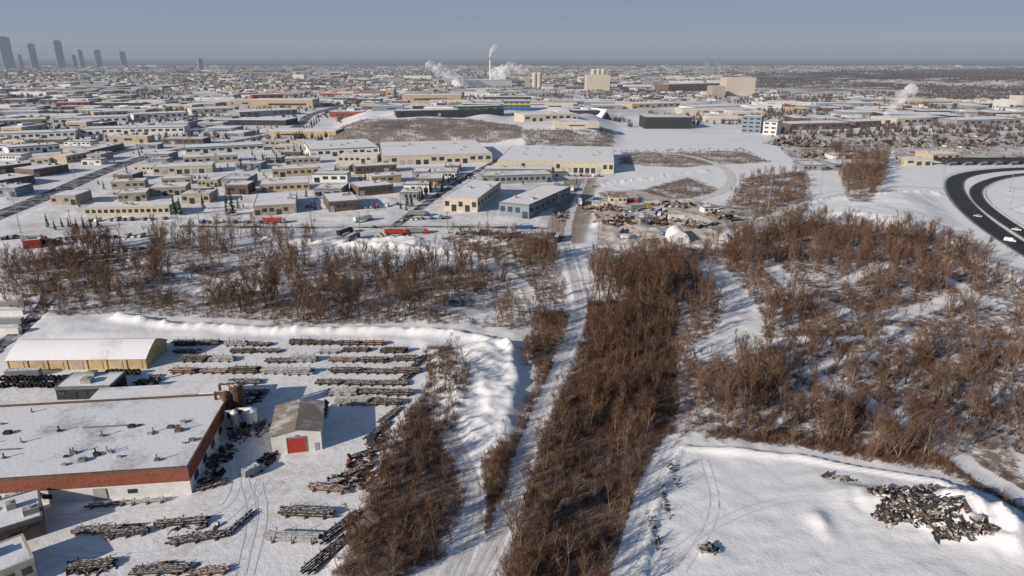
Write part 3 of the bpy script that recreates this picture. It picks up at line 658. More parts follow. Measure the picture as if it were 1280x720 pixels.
chunks('rubble',[B(830,625,.7,7),B(817,665,.7,9),B(842,592,.7,6)],['rubble','conc'],'thin line of rubble along the left berm of the lot','rubble','stuff',5,220,(.15,.6))
chunks('rubble',[B(1045,598,3,.7),B(1060,602,2,.6)],['rubble','conc','steel'],'low scattered debris at the top border of the right lot','rubble','stuff',15,110,(.2,.9))
chunks('scrap_heap',[B(165,490,5,4),B(185,480,3,3)],['rust','dark','steel'],'dark scrap heap behind the factory roof','scrap','stuff',6,190,(.4,2.2))
chunks('scrap_heap',[B(448,578,3,5),B(470,555,2,6),B(430,600,3,3),B(455,600,2,4)],['rust','dark','steel','rust'],'snow dusted scrap scattered right of the shed by the thicket','scrap','stuff',7,220,(.3,1.7))
chunks('scrap_heap',[B(290,560,2.5,7),B(265,600,3,3),B(300,540,3,4),B(275,575,2,6),B(335,575,1.5,3),B(310,500,4,3),B(400,520,1.5,4),B(330,535,1.5,3)],['rust','dark','steel','conc'],'machine scrap along the right side of the factory','scrap','stuff',8,440,(.3,1.8))
chunks('scrap_heap',[B(770,280,12,8),B(820,280,14,8),B(870,285,10,8),B(760,262,8,6),B(840,258,14,6),B(900,275,9,7)],['rust','conc','dark','timber'],'scattered junk across the yard right of the lane','scrap','stuff',9,800,(.5,3.4))
chunks('scrap_heap',[B(140,660,5,2),B(240,665,5,3),B(225,712,8,2),B(120,712,5,2)],['steel','dark','rust'],'loose steel offcuts around the lower left pipes','scrap','stuff',12,160,(.2,1.2))
chunks('scrap_heap',[B(640,300,8,8),B(690,296,5,7),B(500,297,12,4),B(590,292,14,4),B(700,270,5,16),B(735,262,4,18)],['rust','dark','conc'],'dark oddments beside the street before the lane end','scrap','stuff',10,340,(.5,2.4))
chunks('scrap_heap',[B(1000,180,40,30),B(1120,180,60,30),B(1230,180,50,30),B(1040,196,30,16)],['rust','dark','conc','grey'],'distant clutter of stored goods in the right storage grounds','scrap','stuff',16,1000,(1.5,6))
# ---------------------------------------------------------------- vehicles
def carparts(colr,van=False):
    m=MB()
    pr=[(-2.2,.35),(-2.25,.75),(-1.9,.95),(-1.1,1.0),(1.2,1.0),(2.05,.9),(2.25,.7),(2.2,.35)] if not van else [(-2.6,.4),(-2.65,1.2),(-2.5,2.1),(1.1,2.1),(1.6,1.25),(2.5,1.1),(2.65,.7),(2.6,.4)]
    n=len(pr); vs=[(x,s*.9,z) for s in (-1,1) for x,z in pr]
    m.add(vs,[tuple(range(n)),tuple(range(2*n-1,n-1,-1))]+[(k,n+k,n+(k+1)%n,(k+1)%n) for k in range(n)])
    g=MB()
    if not van: g.box(-.1,0,1.0,2.6,1.62,.5,0,0,.62,.84,-.1); m.box(-.13,0,1.5,1.55,1.3,.05)
    else: g.box(1.15,0,1.3,.5,1.7,.7)
    w=MB().tube((0,-.12,0),(0,.12,0),.34,.34,12)
    return [('body',m.mesh('body','car_'+colr)),('window',g.mesh('window','glass'))],w.mesh('wheel','tyre'),m,g
CP={}
for c in CARC:
    for v in (0,1):
        p,w,m,g=carparts(c,v); parts=p+[('wheel',w,(x,y,.34)) for x in (-1.35,1.4) for y in (-.82,.82)]
        f=MB(); f.add(m.v,m.f,0); f.add(g.v,g.f,1)
        for x in (-1.35,1.4):
            for y in (-.82,.82): f.tube((x,y-.12,.34),(x,y+.12,.34),.34,.34,8,2)
        CP[(c,v)]=(parts,f.mesh('parked_car',['car_'+c,'glass','tyre']))
def car(px,py,rot,c,v,where,detail=True,up=.05):
    x,y=G(px,py); z=hz(x,y)+up; nm_='van' if v else 'car'; lb='%s %s %s'%(c,'delivery van' if v else 'car',where)
    gp='%s %ss %s'%(c,nm_,where)
    if detail: inst('parked_'+nm_,CP[(c,v)][0],(x,y,z),rot,lb,nm_,gp)
    else: tag(ob('parked_'+nm_,CP[(c,v)][1],None,(x,y,z),rot),lb,nm_,gp)
def row(x1,y1,x2,y2,n,rot,where,detail=False,pv=.25,seed=1,jit=0):
    rr=random.Random(seed+x1+y1)
    for k in range(n):
        if rr.random()<.15: continue
        tt=(k+.5)/n; car(x1+(x2-x1)*tt,y1+(y2-y1)*tt+rr.uniform(-jit,jit),rot+rr.uniform(-.06,.06)*(1+jit)+(PI if rr.random()<.5 else 0),rr.choice(['white','white','black','grey','grey','silver','red','blue']),rr.random()<pv,where,detail)
row(70,300,190,296,14,1.5,'in the front row of the far left lot',True)
row(75,318,180,312,11,1.5,'in the second row of the far left lot',True)
row(85,331,170,326,8,1.4,'in the third row of the far left lot',True)
row(0,300,28,297,4,1.5,'at the left edge of the far left lot',True)
row(250,279,345,279,12,1.5,'along the street left of the trucks',True)
row(500,276,560,272,10,1.5,'before the cream warehouse',True)
row(385,262,408,240,6,.1,'beside the deep beige warehouse')
row(455,262,500,256,7,1.5,'before the brown workshops')
row(690,262,697,230,8,.1,'on the left verge of the gravel street')
row(745,262,742,232,7,.1,'on the right verge of the gravel street')
row(755,276,835,272,11,1.2,'in the junk yard right of the lane',True,.5,jit=2)
row(770,268,860,262,11,.6,'in the back of the junk yard',True,.5,jit=2)
row(770,300,835,298,8,.4,'left of the arched tent',True,.5,jit=3)
row(870,290,905,280,5,.8,'behind the arched tent',True,.5,jit=2)
row(110,277,210,275,12,1.5,'before the long cream office')
row(250,232,310,225,9,1.5,'behind the wide beige shed')
row(560,225,600,222,7,1.5,'before the grey low buildings')
row(640,219,760,221,16,1.5,'at the biggest cream warehouse doors',False,.5)
for k,yy in enumerate((170,176,183,191)): row(1040+k*9,yy,1262-k*14,yy+2,18,1.5,'in the %s row of the large right parking area'%ordn[k],False,.5,jit=1.6)
for px,py,rot,c,v,wh,up in ((1262,303,-.8,'white',1,'driving on the right highway curve',.38),(1222,272,-.9,'silver',0,'driving on the outer highway lane',.38),(1270,289,-.7,'white',0,'on the inner highway lane at the frame edge',.4),(355,172,.3,'white',1,'on the highway bend',.2),(150,205,.6,'black',0,'on the left highway',.2),(75,238,.7,'white',0,'nearest on the left highway',.2),(318,592,.9,'grey',1,'standing in the yard beside the factory',.05)):
    car(px,py,rot,c,v,wh,True,up)
def truckparts(c,box='white'):
    cab=MB().box(5.2,0,.7,2.2,2.4,2.6,0,0,.85,1,-.15).box(6.5,0,.7,1.1,2.1,1.3)
    gl=MB().box(6.12,0,2.2,.2,2.0,.8)
    tr=MB().box(-2.2,0,1.1,11.6,2.5,2.8); ch=MB().box(-.6,0,.75,13,1.0,.33)
    w=MB().tube((0,-.15,0),(0,.15,0),.5,.5,10).mesh('wheel','tyre')
    return [('cab',cab.mesh('cab','car_'+c)),('windscreen',gl.mesh('windscreen','glass')),('trailer',tr.mesh('trailer','car_'+box)),('chassis',ch.mesh('chassis','steel'))]+[('wheel',w,(x,y,.5)) for x in (-7,-5.8,3.6,4.7,6.3) for y in (-1.1,1.1)]
for i,(px,py,rot,c,bx,lb) in enumerate(((442,300,1.3,'red','grey','red cab truck with grey trailer before the snow bank'),(432,292,1.2,'black','black','black truck left of the red cab truck'),(497,293,.05,'red','red','long red truck parked beside the street'),(522,292,.05,'red','grey','red cab truck with grey trailer, right of the long red truck'),
    (455,277,.9,'white','white','white truck turning behind the red cab truck'),(345,279,0,'grey','red','grey truck with red trailer along the street'),(525,270,0,'blue','grey','blue cab truck before the cream warehouse'),(697,300,1.4,'white','black','white truck with dark trailer at the lane end'),
    (62,306,.2,'black','black','dark truck at the far left lot'),(45,302,.1,'red','grey','red cab truck at the far left lot'),(800,262,.3,'yellow','grey','yellow truck in the junk yard'),(725,255,1.5,'white','white','white truck on the gravel street'),(715,238,1.5,'grey','white','grey truck with white trailer at upper end of the gravel street'))):
    x,y=G(px,py); inst('truck',truckparts(c,bx),(x,y,hz(x,y)+.05),rot,lb,'truck',None,.85)
def cont(c):
    m=MB()
    for k in range(24): m.box(-6+.25+k*.5,0,.1,.28,2.44,2.5)
    m.box(0,0,.12,12,2.36,2.4); d=MB().box(6.05,-.6,.2,.06,1.15,2.3).box(6.05,.6,.2,.06,1.15,2.3); f=MB().box(0,0,2.61,12.1,2.5,.1).box(0,0,-.03,12.1,2.5,.12)
    return [('body',m.mesh('body','car_'+c)),('door',d.mesh('door','car_'+c)),('frame',f.mesh('frame','car_'+c))]
CT={c:cont(c) for c in ('white','red','blue','grey','yellow')}
for i,(px,py,rot,c,lb) in enumerate(((14,372,.05,'white','in the left edge trailer park, top of the column'),(16,382,.05,'grey','in the left edge trailer park, second down'),(14,393,.05,'white','in the left edge trailer park, third down'),(12,405,.05,'grey','in the left edge trailer park, fourth down'),(8,418,.05,'white','in the left edge trailer park, lowest of the column'),
   (640,296,.4,'grey','left of the lane end'),(655,286,.1,'blue','behind the one left of the lane end'),(788,254,0,'red','beside the red roofed house'),(815,256,.2,'white','right of the red roofed house'),(775,292,1.2,'grey','in the junk yard nearest the lane'),(905,268,.5,'white','at the right end of the junk yard'),(822,268,1.0,'blue','in the middle of the junk yard'),
   (845,276,.1,'white','behind the arched tent in the junk yard'),(30,470,.1,'grey','behind the black coils at left'))):
    x,y=G(px,py); inst('shipping_container',CT[c],(x,y,hz(x,y)),rot,c+' ribbed container '+lb,'container',None,.8)
# ---------------------------------------------------------------- poles
def lamp(px,py,h,label,arm=3):
    x,y=G(px,py); r=ob('street_lamp',None,None,(x,y,hz(x,y)-.1)); tag(r,label,'street lamp')
    ob('pole',MB().tube((0,0,0),(0,0,h),.22,.11,8).mesh('pole','galv'),r); ob('base',MB().box(0,0,0,.7,.7,.5).mesh('base','conc'),r)
    ob('arm',MB().tube((0,0,h-.1),(arm,0,h+.4),.09,.06,6).tube((0,0,h-.1),(-arm,0,h+.4),.09,.06,6).mesh('arm','galv'),r)
    for s in (-1,1): ob('lamp_head',MB().box(s*arm,0,h+.3,.9,.35,.2).mesh('lamp_head','galv'),r)
for px,py,h,lb in ((26,291,24,'tall pole beside the left highway, nearest one'),(960,262,24,'tall twin arm pole right of the junk yard'),(1025,243,24,'tall twin arm pole before the right snow field'),(1178,226,16,'lamp at the highway bridge'),(1262,262,14,'lamp inside the right highway curve'),(1262,240,14,'lamp beyond the highway median'),(95,231,14,'lamp on the left highway, second one'),(165,203,14,'lamp on the left highway, third one'),(270,182,14,'lamp on the left highway, fourth one')): lamp(px,py,h,lb)
ps=[(690,292),(698,262),(705,240),(330,287),(390,287),(450,288),(560,288),(610,288),(748,300),(750,262),(150,286),(90,286),(250,287)]
for i,(px,py) in enumerate(ps):
    x,y=G(px,py); r=ob('utility_pole',None,None,(x,y,hz(x,y)-.1),.2); tag(r,'wooden utility pole with crossarm standing beside the snowy streets','utility pole','wooden utility poles beside the snowy streets')
    ob('pole',MB().tube((0,0,0),(0,0,11),.2,.13,7).mesh('pole','timber'),r); ob('crossarm',MB().box(0,0,10,2.6,.16,.18).mesh('crossarm','timber'),r)
    for s in (-1.1,0,1.1): ob('insulator',MB().tube((s,0,10.18),(s,0,10.45),.09,.05,6).mesh('insulator','galv'),r)
x,y=G(1240,206); r=ob('highway_bridge',None,None,(x,y,0),.04); tag(r,'low dark highway bridge deck on piers at the right edge','bridge')
ob('deck',MB().box(0,0,3.4,100,12,1.2).mesh('deck','asphalt'),r)
for s in (-1,1): ob('railing',MB().box(0,s*5.9,4.6,100,.3,1.1).mesh('railing','dark'),r)
for k in range(-3,4): ob('pier',MB().box(k*14,0,-.5,1.4,9,3.9).mesh('pier','grey'),r)
def rail(pl,off,label):
    r=ob('guard_rail',None,None,(0,0,0)); tag(r,label,'guard rail'); m=MB(); pm_=MB(); prev=None
    for i in range(1,len(pl)-1):
        a,b=pl[i-1],pl[i+1]; d=math.hypot(b[0]-a[0],b[1]-a[1]); n=(-(b[1]-a[1])/d,(b[0]-a[0])/d); p=(pl[i][0]+n[0]*off,pl[i][1]+n[1]*off)
        z=hz(*p); pm_.box(p[0],p[1],z-.2,.2,.2,1.2)
        if prev: m.tube((prev[0],prev[1],prev[2]+.9),(p[0],p[1],z+.9),.15,.15,4)
        prev=(p[0],p[1],z)
    ob('beam',m.mesh('beam','galv'),r); ob('post',pm_.mesh('post','galv'),r)
rail(HWR,-7.4,'steel guard rail along the outer highway curve'); rail(HWR2,5.2,'steel guard rail along the inner highway curve')
# ---------------------------------------------------------------- trees
def tri_tube(V,Fs,p0,p1,r0,r1):
    d=(p1-p0); 
    if d.length<1e-6: return
    d.normalize(); a=d.orthogonal().normalized(); b=d.cross(a); o=len(V)
    for p,r in ((p0,r0),(p1,r1)):
        for k in range(3): V.append(p+(a*math.cos(2.0944*k)+b*math.sin(2.0944*k))*r)
    for k in range(3):
        q=(k+1)%3; Fs.append((o+k,o+q,o+3+q)); Fs.append((o+k,o+3+q,o+3+k))
def twig(V,Fs,p,d,L,w,rr):
    a=d.orthogonal().normalized(); b=d.cross(a).normalized(); an=rr.uniform(0,PI); s=(a*math.cos(an)+b*math.sin(an))*w*.5
    o=len(V); V.extend([p-s,p+s,p+d.normalized()*L]); Fs.append((o,o+1,o+2))
def rv(rr,s): return Vector((rr.uniform(-s,s),rr.uniform(-s,s),rr.uniform(-s,s)))
def gen(seed,kind,lod=0):
    rr=random.Random(seed); TV,TF,CV,CF=[],[],[],[]
    stems=[(Vector((0,0,-.4)),Vector((rr.uniform(-.08,.08),rr.uniform(-.08,.08),1)),10,.17)] if kind=='tree' else \
      [(Vector((rr.uniform(-.4,.4),rr.uniform(-.4,.4),-.4)),Vector((rr.uniform(-.38,.38),rr.uniform(-.38,.38),1)),rr.uniform(7,10),.1) for _ in range(5)]
    if kind=='tree' and seed%3==0: stems.append((Vector((0,0,.6)),Vector((rr.choice([-.4,.4]),rr.uniform(-.3,.3),1)),7.5,.12))
    nl=(19 if kind=='tree' else 8)
    if lod: nl=int(nl*.72)
    if len(stems)==2: nl=int(nl*.62)
    for p,d,Ht,r in stems:
        pts=[p];dd=d.normalized();n=5
        for k in range(n): dd=(dd+rv(rr,.1)).normalized(); dd.z=abs(dd.z); pts.append(pts[-1]+dd*Ht/n)
        for k in range(n): tri_tube(TV,TF,pts[k],pts[k+1],r*(1-k/n*.85),r*(1-(k+1)/n*.85))
        for i in range(nl):
            f=rr.uniform(.22,.98) if kind=='tree' else rr.uniform(.15,.98); q=f*n; k=min(n-1,int(q)); b=pts[k].lerp(pts[k+1],q-k)
            az=rr.uniform(0,2*PI); el=rr.uniform(.7,1.2); L=((1.0-f)*4.2+1.5)*rr.uniform(.7,1.2) if kind=='tree' else (1-f)*2.5+1
            if f<.35: L*=.7
            dr=Vector((math.cos(az)*math.cos(el),math.sin(az)*math.cos(el),math.sin(el)))
            p0=b; ns=2
            for s in range(ns):
                dr=(dr+Vector((0,0,.18))+rv(rr,.12)).normalized(); p1=p0+dr*L/ns
                if lod: twig(TV,TF,p0,dr,L/ns*(1.2 if s else 1.0),.12,rr)
                else: tri_tube(TV,TF,p0,p1,.06*(1-s*.4),.036*(1-s*.5))
                for u in range(4):
                    bp=p0.lerp(p1,rr.random()); bd=(dr+rv(rr,.8)+Vector((0,0,.28))).normalized(); bl=rr.uniform(.7,1.7)
                    twig(CV,CF,bp,bd,bl,.078 if lod else .055,rr)
                    for _ in range(2 if lod else 4):
                        tp=bp+bd*bl*rr.uniform(.2,.9); td=(bd+rv(rr,.7)).normalized(); twig(CV,CF,tp,td,rr.uniform(.35,.95),.065 if lod else .04,rr)
                p0=p1
    f=lambda V,Fs:(np.array([tuple(v) for v in V]),np.array(Fs))
    return f(TV,TF)+f(CV,CF)
TK=[]
for i in range(10):
    kind='tree' if i<6 else 'shrub'
    a,b,c,d=gen(20+i,kind); lo=gen(60+i,kind,1)
    TK.append((npmesh('trunk',a,b,['bark']),npmesh('crown',c,d,['twig']),npmesh('crown',c,d,['twigr']),lo,kind))
def scatter(pg,dens,rng_,hr,shr,rr):
    xs=[p[0] for p in pg];ys=[p[1] for p in pg]; A=(max(xs)-min(xs))*(max(ys)-min(ys)); n=int(A*dens)
    x=rng_.uniform(min(xs),max(xs),n);y=rng_.uniform(min(ys),max(ys),n); ok=pgd(x,y,pg)>0
    ok&=(vn(x,y,11,21)*.55+vn(x,y,34,22)*.45>rr)
    for pl,w in CLEAR: ok&=pld(x,y,pl)>w
    for pl,w in ((LANE,2.4),(LANE2,1.9),(LOTRD,2.6),(TRK,3),(HWR,12),(HWR2,9),(CURV,6),(CURV2,5),(ST1,5)): ok&=pld(x,y,pl)>w
    ok&=pgd(x,y,LOT)<-1.0; ok&=pgd(x,y,JUNK)<-9
    for q in HILL[2:]: ok&=pgd(x,y,q[0])<4
    x=x[ok];y=y[ok]; h=rng_.uniform(hr[0],hr[1],len(x))*(.7+.6*vn(x,y,14,30)); s=rng_.random(len(x))<shr
    return x,y,h,s
rg=np.random.default_rng(5)
ZN=[(SCRUB[0][0],.085,(3.5,9),.4,.12,'in the dense thicket right of the snowy lane',.82),
 (SCRUB[1][0],.075,(4,8.5),.4,.22,'in the narrow thicket between yard and lane',.75),
 (SCRUB[2][0],.044,(6,12.5),.3,.36,'in the wooded band above the yard',.3),
 (GP([(838,470),(1000,470),(1130,500),(1290,590),(1290,640),(1190,596),(1000,562),(850,545)]),.045,(4.5,9),.5,.26,'in the woods along the top of the right lot',.5),
 (SCRUB[3][0],.042,(6,12),.35,.36,'in the broad right hand woods',.4),
 (SCRUB[4][0],.09,(5,9),.5,.2,'on the slope left of the lane',.5),
 (SCRUB[9][0],.035,(5,8),.5,.33,'beside the snow bank near the lane end',.3),
 (SCRUB[8][0],.024,(5,9),.5,.33,'right of the junk yard',.3),
 (SCRUB[10][0],.03,(8,14),.4,.2,'clump before the right snow field',.2),
 (SCRUB[14][0],.14,(2.5,5.5),.85,.05,'on the strip between the two tracks',.8),
 (SCRUB[17][0],.09,(2.5,5.5),.8,.15,'along the left verge of the lane',.7),
 (GP([(60,312),(330,290),(400,300),(380,330),(200,330)]),.02,(7,13),.2,.42,'between the far left lot and the wooded band',.2),
 (GP([(740,335),(850,330),(848,385),(742,378)]),.055,(9,14),.3,.2,'in the tall grove at top of the thicket',.3),
 (GP([(738,318),(760,316),(752,345),(735,345)]),.05,(6,10),.4,.2,'beside the upper end of the lane',.3),
 (GP([(900,308),(1010,278),(1180,300),(1240,340),(1060,345),(900,340)]),.032,(7,12),.4,.3,'along the upper edge of the right woods',.3)]
T=[]
for pg,den,hr,shr,th,lb,red in ZN:
    x,y,h,s=scatter(pg,den,rg,hr,shr,th); rd=rg.random(len(x))<red
    for a in zip(x,y,h,s,rd): T.append(a[:4]+(lb,bool(a[4])))
for px,py in ((165,345),(78,350),(150,372),(230,310),(238,300),(262,318),(634,560),(645,545),(565,585)):
    x,y=G(px,py); T.append((x,y,RN.uniform(6,10),False,'standing alone at the edges of the woods',False))
TX=np.array([a[0] for a in T]);TY=np.array([a[1] for a in T]);TZ=hgt(TX,TY)
vis=(np.abs(TX)<TY*.86+6)&(TY>96); score=np.where(vis,np.array([a[2] for a in T])/np.hypot(TY,H),0); order=np.argsort(-score)
sel=order[:292]; rest=order[292:]
for i in sel:
    x,y,h,s,lb,red=T[i]; k=RN.choice([6,7,8,9]) if s else RN.choice([0,1,2,3,4,5]); tk=TK[k]; sc=h/10; nm_='bare_shrub' if s else 'bare_tree'
    kind=('dark reddish ' if red else 'pale brown ')+('leafless shrub' if s else 'leafless tree')
    inst(nm_,[('trunk',tk[0]),('crown',tk[2] if red else tk[1])],(x,y,TZ[i]),RN.uniform(0,6.28),kind+' '+lb,'shrub' if s else 'tree','%ss %s'%(kind,lb),(sc*RN.uniform(.8,1.2),sc*RN.uniform(.8,1.2),sc))
def merge(idx,name,mats,label):
    Vs=[];Fs=[];MI=[];o=0
    for i in idx:
        x,y,h,s,lb,red=T[i]; k=(int(abs(x)*7+y*3)%4+6) if s else int(abs(x)*5+y*2)%6; lo=TK[k][3]; sc=h/10; a=(x*12.3+y*7.1)%6.28; c_,s_=math.cos(a),math.sin(a)
        for V,Fa,m in ((lo[0],lo[1],0),(lo[2],lo[3],2 if red else 1)):
            q=np.empty_like(V); q[:,0]=(V[:,0]*c_-V[:,1]*s_)*sc*1.05+x; q[:,1]=(V[:,0]*s_+V[:,1]*c_)*sc*1.05+y; q[:,2]=V[:,2]*sc+TZ[i]
            Vs.append(q);Fs.append(Fa+o);MI.append(np.full(len(Fa),m)); o+=len(q)
    me=npmesh(name,np.concatenate(Vs),np.concatenate(Fs),mats,np.concatenate(MI)); tag(ob(name,me),label,'woodland',kind='stuff')
merge(rest,'woodland',['bark','twig','twigr'],'mass of leafless brown trees filling the woods behind the nearer ones')
print('TREES',len(T),time.time()-T0)
bx,by,bs=[],[],[]
for pg,den,th in ((SCRUB[0][0],1.0,.06),(SCRUB[1][0],.8,.12),(SCRUB[2][0],.28,.30),(SCRUB[3][0],.34,.28),(SCRUB[18][0],.7,.1),(SCRUB[4][0],.6,.2),(SCRUB[9][0],.25,.3),(SCRUB[14][0],1.2,.05),(SCRUB[17][0],1.0,.1),(SCRUB[8][0],.16,.2),(SCRUB[7][0],.12,.2)):
    x,y,h,s=scatter(pg,den,rg,(.8,2.6),.5,th); bx.append(x);by.append(y);bs.append(h)
x=np.concatenate(bx);y=np.concatenate(by);h=np.concatenate(bs); z=hgt(x,y); K=11; n=len(x)
az=rg.uniform(0,2*PI,(n,K)); sp=rg.uniform(.1,.75,(n,K)); L=h[:,None]*rg.uniform(.5,1,(n,K)); pa=rg.uniform(0,PI,(n,K)); w=.055
bx0=x[:,None]+rg.normal(0,.4,(n,K)); by0=y[:,None]+rg.normal(0,.4,(n,K)); zz=np.repeat(z[:,None]-.1,K,1)
tip=np.stack([bx0+np.cos(az)*sp*L,by0+np.sin(az)*sp*L,zz+L],-1); a0=np.stack([bx0-np.cos(pa)*w,by0-np.sin(pa)*w,zz],-1); a1=np.stack([bx0+np.cos(pa)*w,by0+np.sin(pa)*w,zz],-1)
V=np.stack([a0,a1,tip],2).reshape(-1,3); Fa=np.arange(len(V)).reshape(-1,3)
tag(ob('dry_brush',npmesh('dry_brush',V,Fa,['brush','twigr'],np.repeat((rg.random(n)<.55).astype(int),K))),'tangled dry brown brush and grass under the bare trees','brush',kind='stuff')
print('BRUSH',n)
def spruce(seed):
    rr=random.Random(seed); V,Fs=[],[]
    for l in range(16):
        z=1+l*.56; R=(1-l/16.5)*2.2
        for k in range(11):
            a=rr.uniform(0,6.28); r=R*rr.uniform(.7,1.15); p=Vector((0,0,z+.5)); t1=Vector((math.cos(a)*r,math.sin(a)*r,z-.25+rr.uniform(-.2,.2))); s=Vector((-math.sin(a),math.cos(a),0))*r*.3; o=len(V)
            mid=p.lerp(t1,.6); V.extend([p,mid-s,t1,mid+s]); Fs.extend([(o,o+1,o+2),(o,o+2,o+3)])
    return npmesh('crown',np.array([tuple(v) for v in V]),np.array(Fs),['spruce'])
SPR=[spruce(i) for i in range(3)]; TRK_=MB().tube((0,0,-.3),(0,0,9),.2,.04,6).mesh('trunk','bark')
spx=[(219,270,13,'before the cream office end'),(226,270,12,'before the cream office end'),(284,270,11,'between the cream office and the deep beige warehouse'),(291,268,15,'between the cream office and the deep beige warehouse'),(298,262,9,'between the cream office and the deep beige warehouse')]
for k in range(14): spx.append((300+k*7+RN.uniform(-3,3),215-k*2.1+RN.uniform(-4,4),RN.uniform(7,13),'in the tree row leading to the highway bend'))
for k in range(16): spx.append((500+k*5+RN.uniform(-3,3),264-k*2.8+RN.uniform(-3,3),RN.uniform(5,11),'along the slanting street beside the large pale hall'))
for k in range(9): spx.append((640+k*11+RN.uniform(-5,5),229+RN.uniform(-2,2),RN.uniform(4,7),'in the row before the biggest cream warehouse'))
for k in range(34): spx.append((RN.uniform(110,480),RN.uniform(190,268),RN.uniform(5,11),'scattered among the beige workshops'))
for k in range(10): spx.append((372+k*3,178-k*2.8,RN.uniform(10,15),'beside the highway bend'))
for k in range(8): spx.append((60+k*9,286+RN.uniform(-2,3),RN.uniform(6,9),'along the verge of the far left lot'))
for px,py,h,lb in spx:
    x,y=G(px,py)
    if 'scattered' in lb and any(f[0]+9<x<f[1]-9 and f[2]+9<y<f[3]-9 for f in FP): continue
    s=h/10; inst('spruce_tree',[('trunk',TRK_),('crown',RN.choice(SPR))],(x,y,hz(x,y)),RN.uniform(0,6),'dark green spruce '+lb,'tree','dark green spruces '+lb,(s*.9,s*.9,s))
# ---------------------------------------------------------------- far town
walls=['cream','beige','white','brown','grey','tan','dark','slate','brick']; wt=[2,4,6,5,5,2,3,3,1]
EX=[GP([(395,150),(655,150),(665,182),(380,182)]),GP([(740,163),(975,150),(1000,235),(760,235)]),GP([(930,93),(1320,84),(1320,130),(1180,126),(930,112)]),GP([(975,161),(1300,163),(1300,240),(975,240)]),
    GP([(740,140),(870,140),(870,165),(740,165)]),GP([(560,104),(680,104),(680,112),(560,112)]),GP([(725,105),(770,105),(770,118),(725,118)]),GP([(885,112),(950,112),(950,124),(885,124)])]
fb=[]; rr=random.Random(77); yv=800
while yv<8000:
    st=50 if yv<2500 else 66
    xv=-yv*.82; off=rr.uniform(0,40)
    while xv<yv*.82:
        house=(vn(np.array([xv]),np.array([yv]),420,51)[0]>.50) and yv>1500
        w=rr.uniform(10,18) if house else rr.choice([rr.uniform(14,34),rr.uniform(25,60),rr.uniform(45,130)]); d=rr.uniform(9,13) if house else rr.uniform(18,52); h=rr.uniform(4.5,6.5) if house else rr.uniform(4.5,9)
        if not house and rr.random()<.03: h*=2.2
        x=xv+w/2+off; y=yv+rr.uniform(-11,11)
        gap=rr.uniform(6,18) if house else rr.uniform(5,45)
        if rr.random()<.84: fb.append((x,y,w,d,h,house))
        xv+=w+gap
    yv+=st
fx=np.array([f[0] for f in fb]);fy=np.array([f[1] for f in fb]); ok=np.ones(len(fb),bool)
for e in EX: ok&=pgd(fx,fy,e)<0
ok&=pld(fx,fy,HWY)>28; ok&=pgd(fx,fy,GP([(-100,178),(780,178),(780,400),(-100,400)]))<0
for f in FP: ok&=~((fx>f[0]-15)&(fx<f[1]+15)&(fy+10>f[2])&(fy-10<f[3]))
ok&=(vn(fx,fy,160,44)*.6+vn(fx,fy,600,45)*.4>.30)
fb=[f for f,o in zip(fb,ok) if o]; print('FAR',len(fb))
UW={w:MB().box(0,0,0,1,1,1).mesh('wall',w) for w in walls}; UR={w:MB().box(0,0,0,1,1,1).mesh('roof',w) for w in ('rsnow','rsnow2')}; UG=MB().box(0,0,0,1,1,1).mesh('window_band','glass')
def area(x,y):
    s='left' if x<-y*.28 else ('right' if x>y*.28 else 'centre'); dd='near belt' if y<1000 else ('middle belt' if y<1250 else 'rear belt'); return s,dd
zf=hgt(np.array([f[0] for f in fb]),np.array([f[1] for f in fb]))
for i,(x,y,w,d,h,ho) in enumerate(fb[:285]):
    wl=rr.choices(walls,wt)[0]; s,dd=area(x,y); wn=wl if wl!='slate' else 'blue grey'
    lb='%s walled flat industrial building in the %s of the %s district'%(wn,dd,s)
    r=ob('industrial_building',None,None,(x,y,zf[i]-.6),rr.uniform(-.12,.12)); tag(r,lb,'building',wn+' industrial buildings of the %s %s district'%(s,dd))
    ob('wall',UW[wl],r,(0,0,0),0,(w,d,h)); ob('roof',UR['rsnow' if rr.random()<.75 else 'rsnow2'],r,(0,0,h),0,(w-.8,d-.8,.35)); ob('window_band',UG,r,(w*rr.uniform(-.15,.15),-d/2,h*.35),0,(w*rr.uniform(.3,.7),.3,h*.22))
    if rr.random()<.5: ob('raised_bay',UW[rr.choice(['grey','white','beige'])],r,(w*rr.uniform(-.3,.3),d*.1,h),0,(w*.22,d*.5,rr.uniform(1.5,3.5)))
V=[];MI=[]
for i,(x,y,w,d,h,ho) in enumerate(fb[285:]):
    z=zf[i+285]-.2; k=rr.choices(range(len(walls)),wt)[0]; an=rr.uniform(-.15,.15); ca,sa=math.cos(an),math.sin(an); t_=z+h
    c4=[(x+(a*w*ca-b*d*sa)/2,y+(a*w*sa+b*d*ca)/2) for a,b in ((-1,-1),(1,-1),(1,1),(-1,1))]
    for q in range(4):
        p,n_=c4[q],c4[(q+1)%4]; V+=[(p[0],p[1],z),(n_[0],n_[1],z),(n_[0],n_[1],t_),(p[0],p[1],t_)]
    V+=[(p[0],p[1],t_) for p in c4]
    MI+=[k]*4+[len(walls)+(rr.random()<(.3 if y<3000 else .55))]
V=np.array(V); tag(ob('distant_buildings',npmesh('distant_buildings',V,np.arange(len(V)).reshape(-1,4),walls+['rsnow','rsnow2'],np.array(MI))),'countless small snow roofed buildings spreading to the horizon','buildings',kind='stuff')
